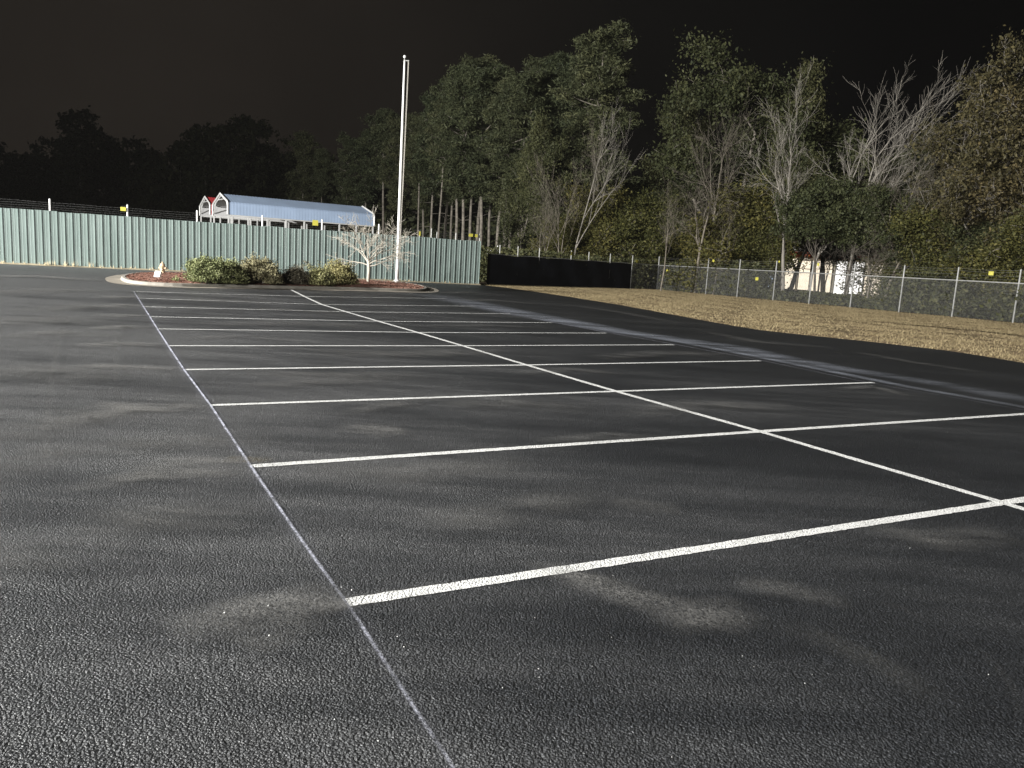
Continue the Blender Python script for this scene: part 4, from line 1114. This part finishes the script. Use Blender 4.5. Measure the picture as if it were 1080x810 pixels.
# ------------------------------------------------------------------ lot flood light on its post (out of the picture, left), plus an added fill light
def light_pole(label, base, H, aim, energy, cone, blend):
    lamp = Vector((base[0], base[1], H)); aim = Vector(aim)
    d = (aim-lamp); az = math.atan2(d.y, d.x)
    lp = thing('light_pole', label, 'light', (base[0], base[1], 0), az, 'floodlight poles of the lot')
    b = MB(); b.lathe((0, 0, 0), [(.3, 0), (.3, .55), (.0, .56)], 16); b.build('footing', M_conc, lp)
    b = MB(); b.tube([(0, 0, .5), (0, 0, H+.15)], [.13, .08], 10); b.build('post', M_steel, lp, True)
    b = MB(); b.tube([(0.05, 0, H), (.75, 0, H+.12)], .045, 8); b.build('arm', M_steel, lp)
    b = MB(); b.box((.95, 0, H+.14), (.5, .45, .14)); b.build('housing', M_steel, lp)
    ld = bpy.data.lights.new('floodlight', 'SPOT'); lo = bpy.data.objects.new('floodlight', ld); COL.objects.link(lo); lo.parent = lp
    lo.location = (1.3, 0, H)
    lo.rotation_euler = (0, PI/2 - math.atan2(-d.z, math.hypot(d.x, d.y)), 0) if False else Vector((math.hypot(d.x, d.y), 0, d.z)).to_track_quat('-Z', 'Y').to_euler()
    ld.energy = energy; ld.color = (1.0, 0.985, 0.95); ld.spot_size = math.radians(cone); ld.spot_blend = blend; ld.shadow_soft_size = 0.2
light_pole('tall steel post with a floodlight at the left side of the lot', (-60, -2), 18.0, (12, 45, 4), 35000, 118, 0.72)
light_pole('unseen fill floodlight on a tall steel post, added behind the camera', (-24, -30), 15.0, (8, 48, 3), 6500, 96, 0.9)  # second lamp, unseen, added to fill the shadows of the first

# ------------------------------------------------------------------ night sky, faint added fill sun
W = bpy.data.worlds.new('World'); SC.world = W; W.use_nodes = True
nt = W.node_tree; bg = nt.nodes['Background']
sky = nt.nodes.new('ShaderNodeTexSky'); sky.sky_type = 'NISHITA'; sky.sun_disc = False
sky.sun_elevation = math.radians(-6); sky.sun_rotation = math.radians(250)
# town glow low over the left
tc = nt.nodes.new('ShaderNodeTexCoord'); dp = nt.nodes.new('ShaderNodeVectorMath'); dp.operation = 'DOT_PRODUCT'
nt.links.new(tc.outputs['Generated'], dp.inputs[0]); gdir = Vector((-0.50, 0.85, 0.12)).normalized(); dp.inputs[1].default_value = gdir
gr = ramp(nt, [(0.0, (0.0, 0.0, 0.0)), (0.60, (0.0012, 0.0012, 0.0013)), (0.80, (0.0045, 0.0042, 0.0038)), (1.0, (0.0150, 0.0122, 0.0098))], dp.outputs['Value'])
sc1 = nt.nodes.new('ShaderNodeVectorMath'); sc1.operation = 'SCALE'; nt.links.new(gr.outputs[0], sc1.inputs[0]); sc1.inputs['Scale'].default_value = 1.0/16*0.8/0.05
cn = noise(nt, tc.outputs['Generated'], 2.2, 4, 0.55)
cm = math_n(nt, 'ADD', math_n(nt, 'MULTIPLY', cn, 1.5), 0.35)
sc2 = nt.nodes.new('ShaderNodeVectorMath'); sc2.operation = 'SCALE'; nt.links.new(sc1.outputs[0], sc2.inputs[0]); nt.links.new(cm, sc2.inputs['Scale'])
ad = nt.nodes.new('ShaderNodeVectorMath'); ad.operation = 'MULTIPLY_ADD'
nt.links.new(sky.outputs[0], ad.inputs[0]); ad.inputs[1].default_value = (0.02, 0.02, 0.02); nt.links.new(sc2.outputs[0], ad.inputs[2])
nt.links.new(ad.outputs[0], bg.inputs['Color']); bg.inputs['Strength'].default_value = 0.05
sd_ = bpy.data.lights.new('fill_sun', 'SUN'); so = bpy.data.objects.new('fill_sun', sd_); COL.objects.link(so)
sd_.energy = 0.004; sd_.angle = math.radians(0.5); sd_.color = (.9, .95, 1)  # no moon in view; very weak sun lamp added as fill
so.rotation_euler = (math.radians(55), 0, math.radians(-50)); so.location = (-40, -20, 60)

# ------------------------------------------------------------------ thin haze volume added as a veil of glow, in place of lens flare
b = MB(); b.box((0, 70, 22.5), (560, 420, 47.2)); hz_ = b.build('haze', (hm := bpy.data.materials.new('veil_haze')))
hm.use_nodes = True; hn = hm.node_tree; hn.nodes.remove(hn.nodes['Principled BSDF'])
pv = hn.nodes.new('ShaderNodeVolumePrincipled'); pv.inputs['Color'].default_value = (0.9, 0.87, 0.83, 1); pv.inputs['Density'].default_value = HAZE
hn.links.new(pv.outputs[0], hn.nodes['Material Output'].inputs['Volume'])
tag(hz_, 'thin haze added to veil the dark distance with floodlight glow', 'haze', kind='stuff')

# ------------------------------------------------------------------ camera and output
cd = bpy.data.cameras.new('camera'); cam = bpy.data.objects.new('camera', cd); COL.objects.link(cam)
cd.sensor_fit = 'HORIZONTAL'; cd.sensor_width = 36.0; cd.lens = 36.0*FPX/1080.0
cd.clip_start = 0.05; cd.clip_end = 4000
from mathutils import Matrix
Rm = Matrix(((RR[0], UU[0], -_f[0]), (RR[1], UU[1], -_f[1]), (RR[2], UU[2], -_f[2])))
cam.matrix_world = Matrix.Translation(Vector(CAM)) @ Rm.to_4x4()
SC.camera = cam
vs_ = SC.view_settings; vs_.view_transform = 'Standard'; vs_.look = 'None'; vs_.exposure = 4.0; vs_.gamma = 1.0
vs_.use_curve_mapping = False
SC.cycles.volume_bounces = 0; SC.cycles.max_bounces = 6; SC.cycles.diffuse_bounces = 2; SC.cycles.transparent_max_bounces = 24
SC.cycles.use_denoising = True
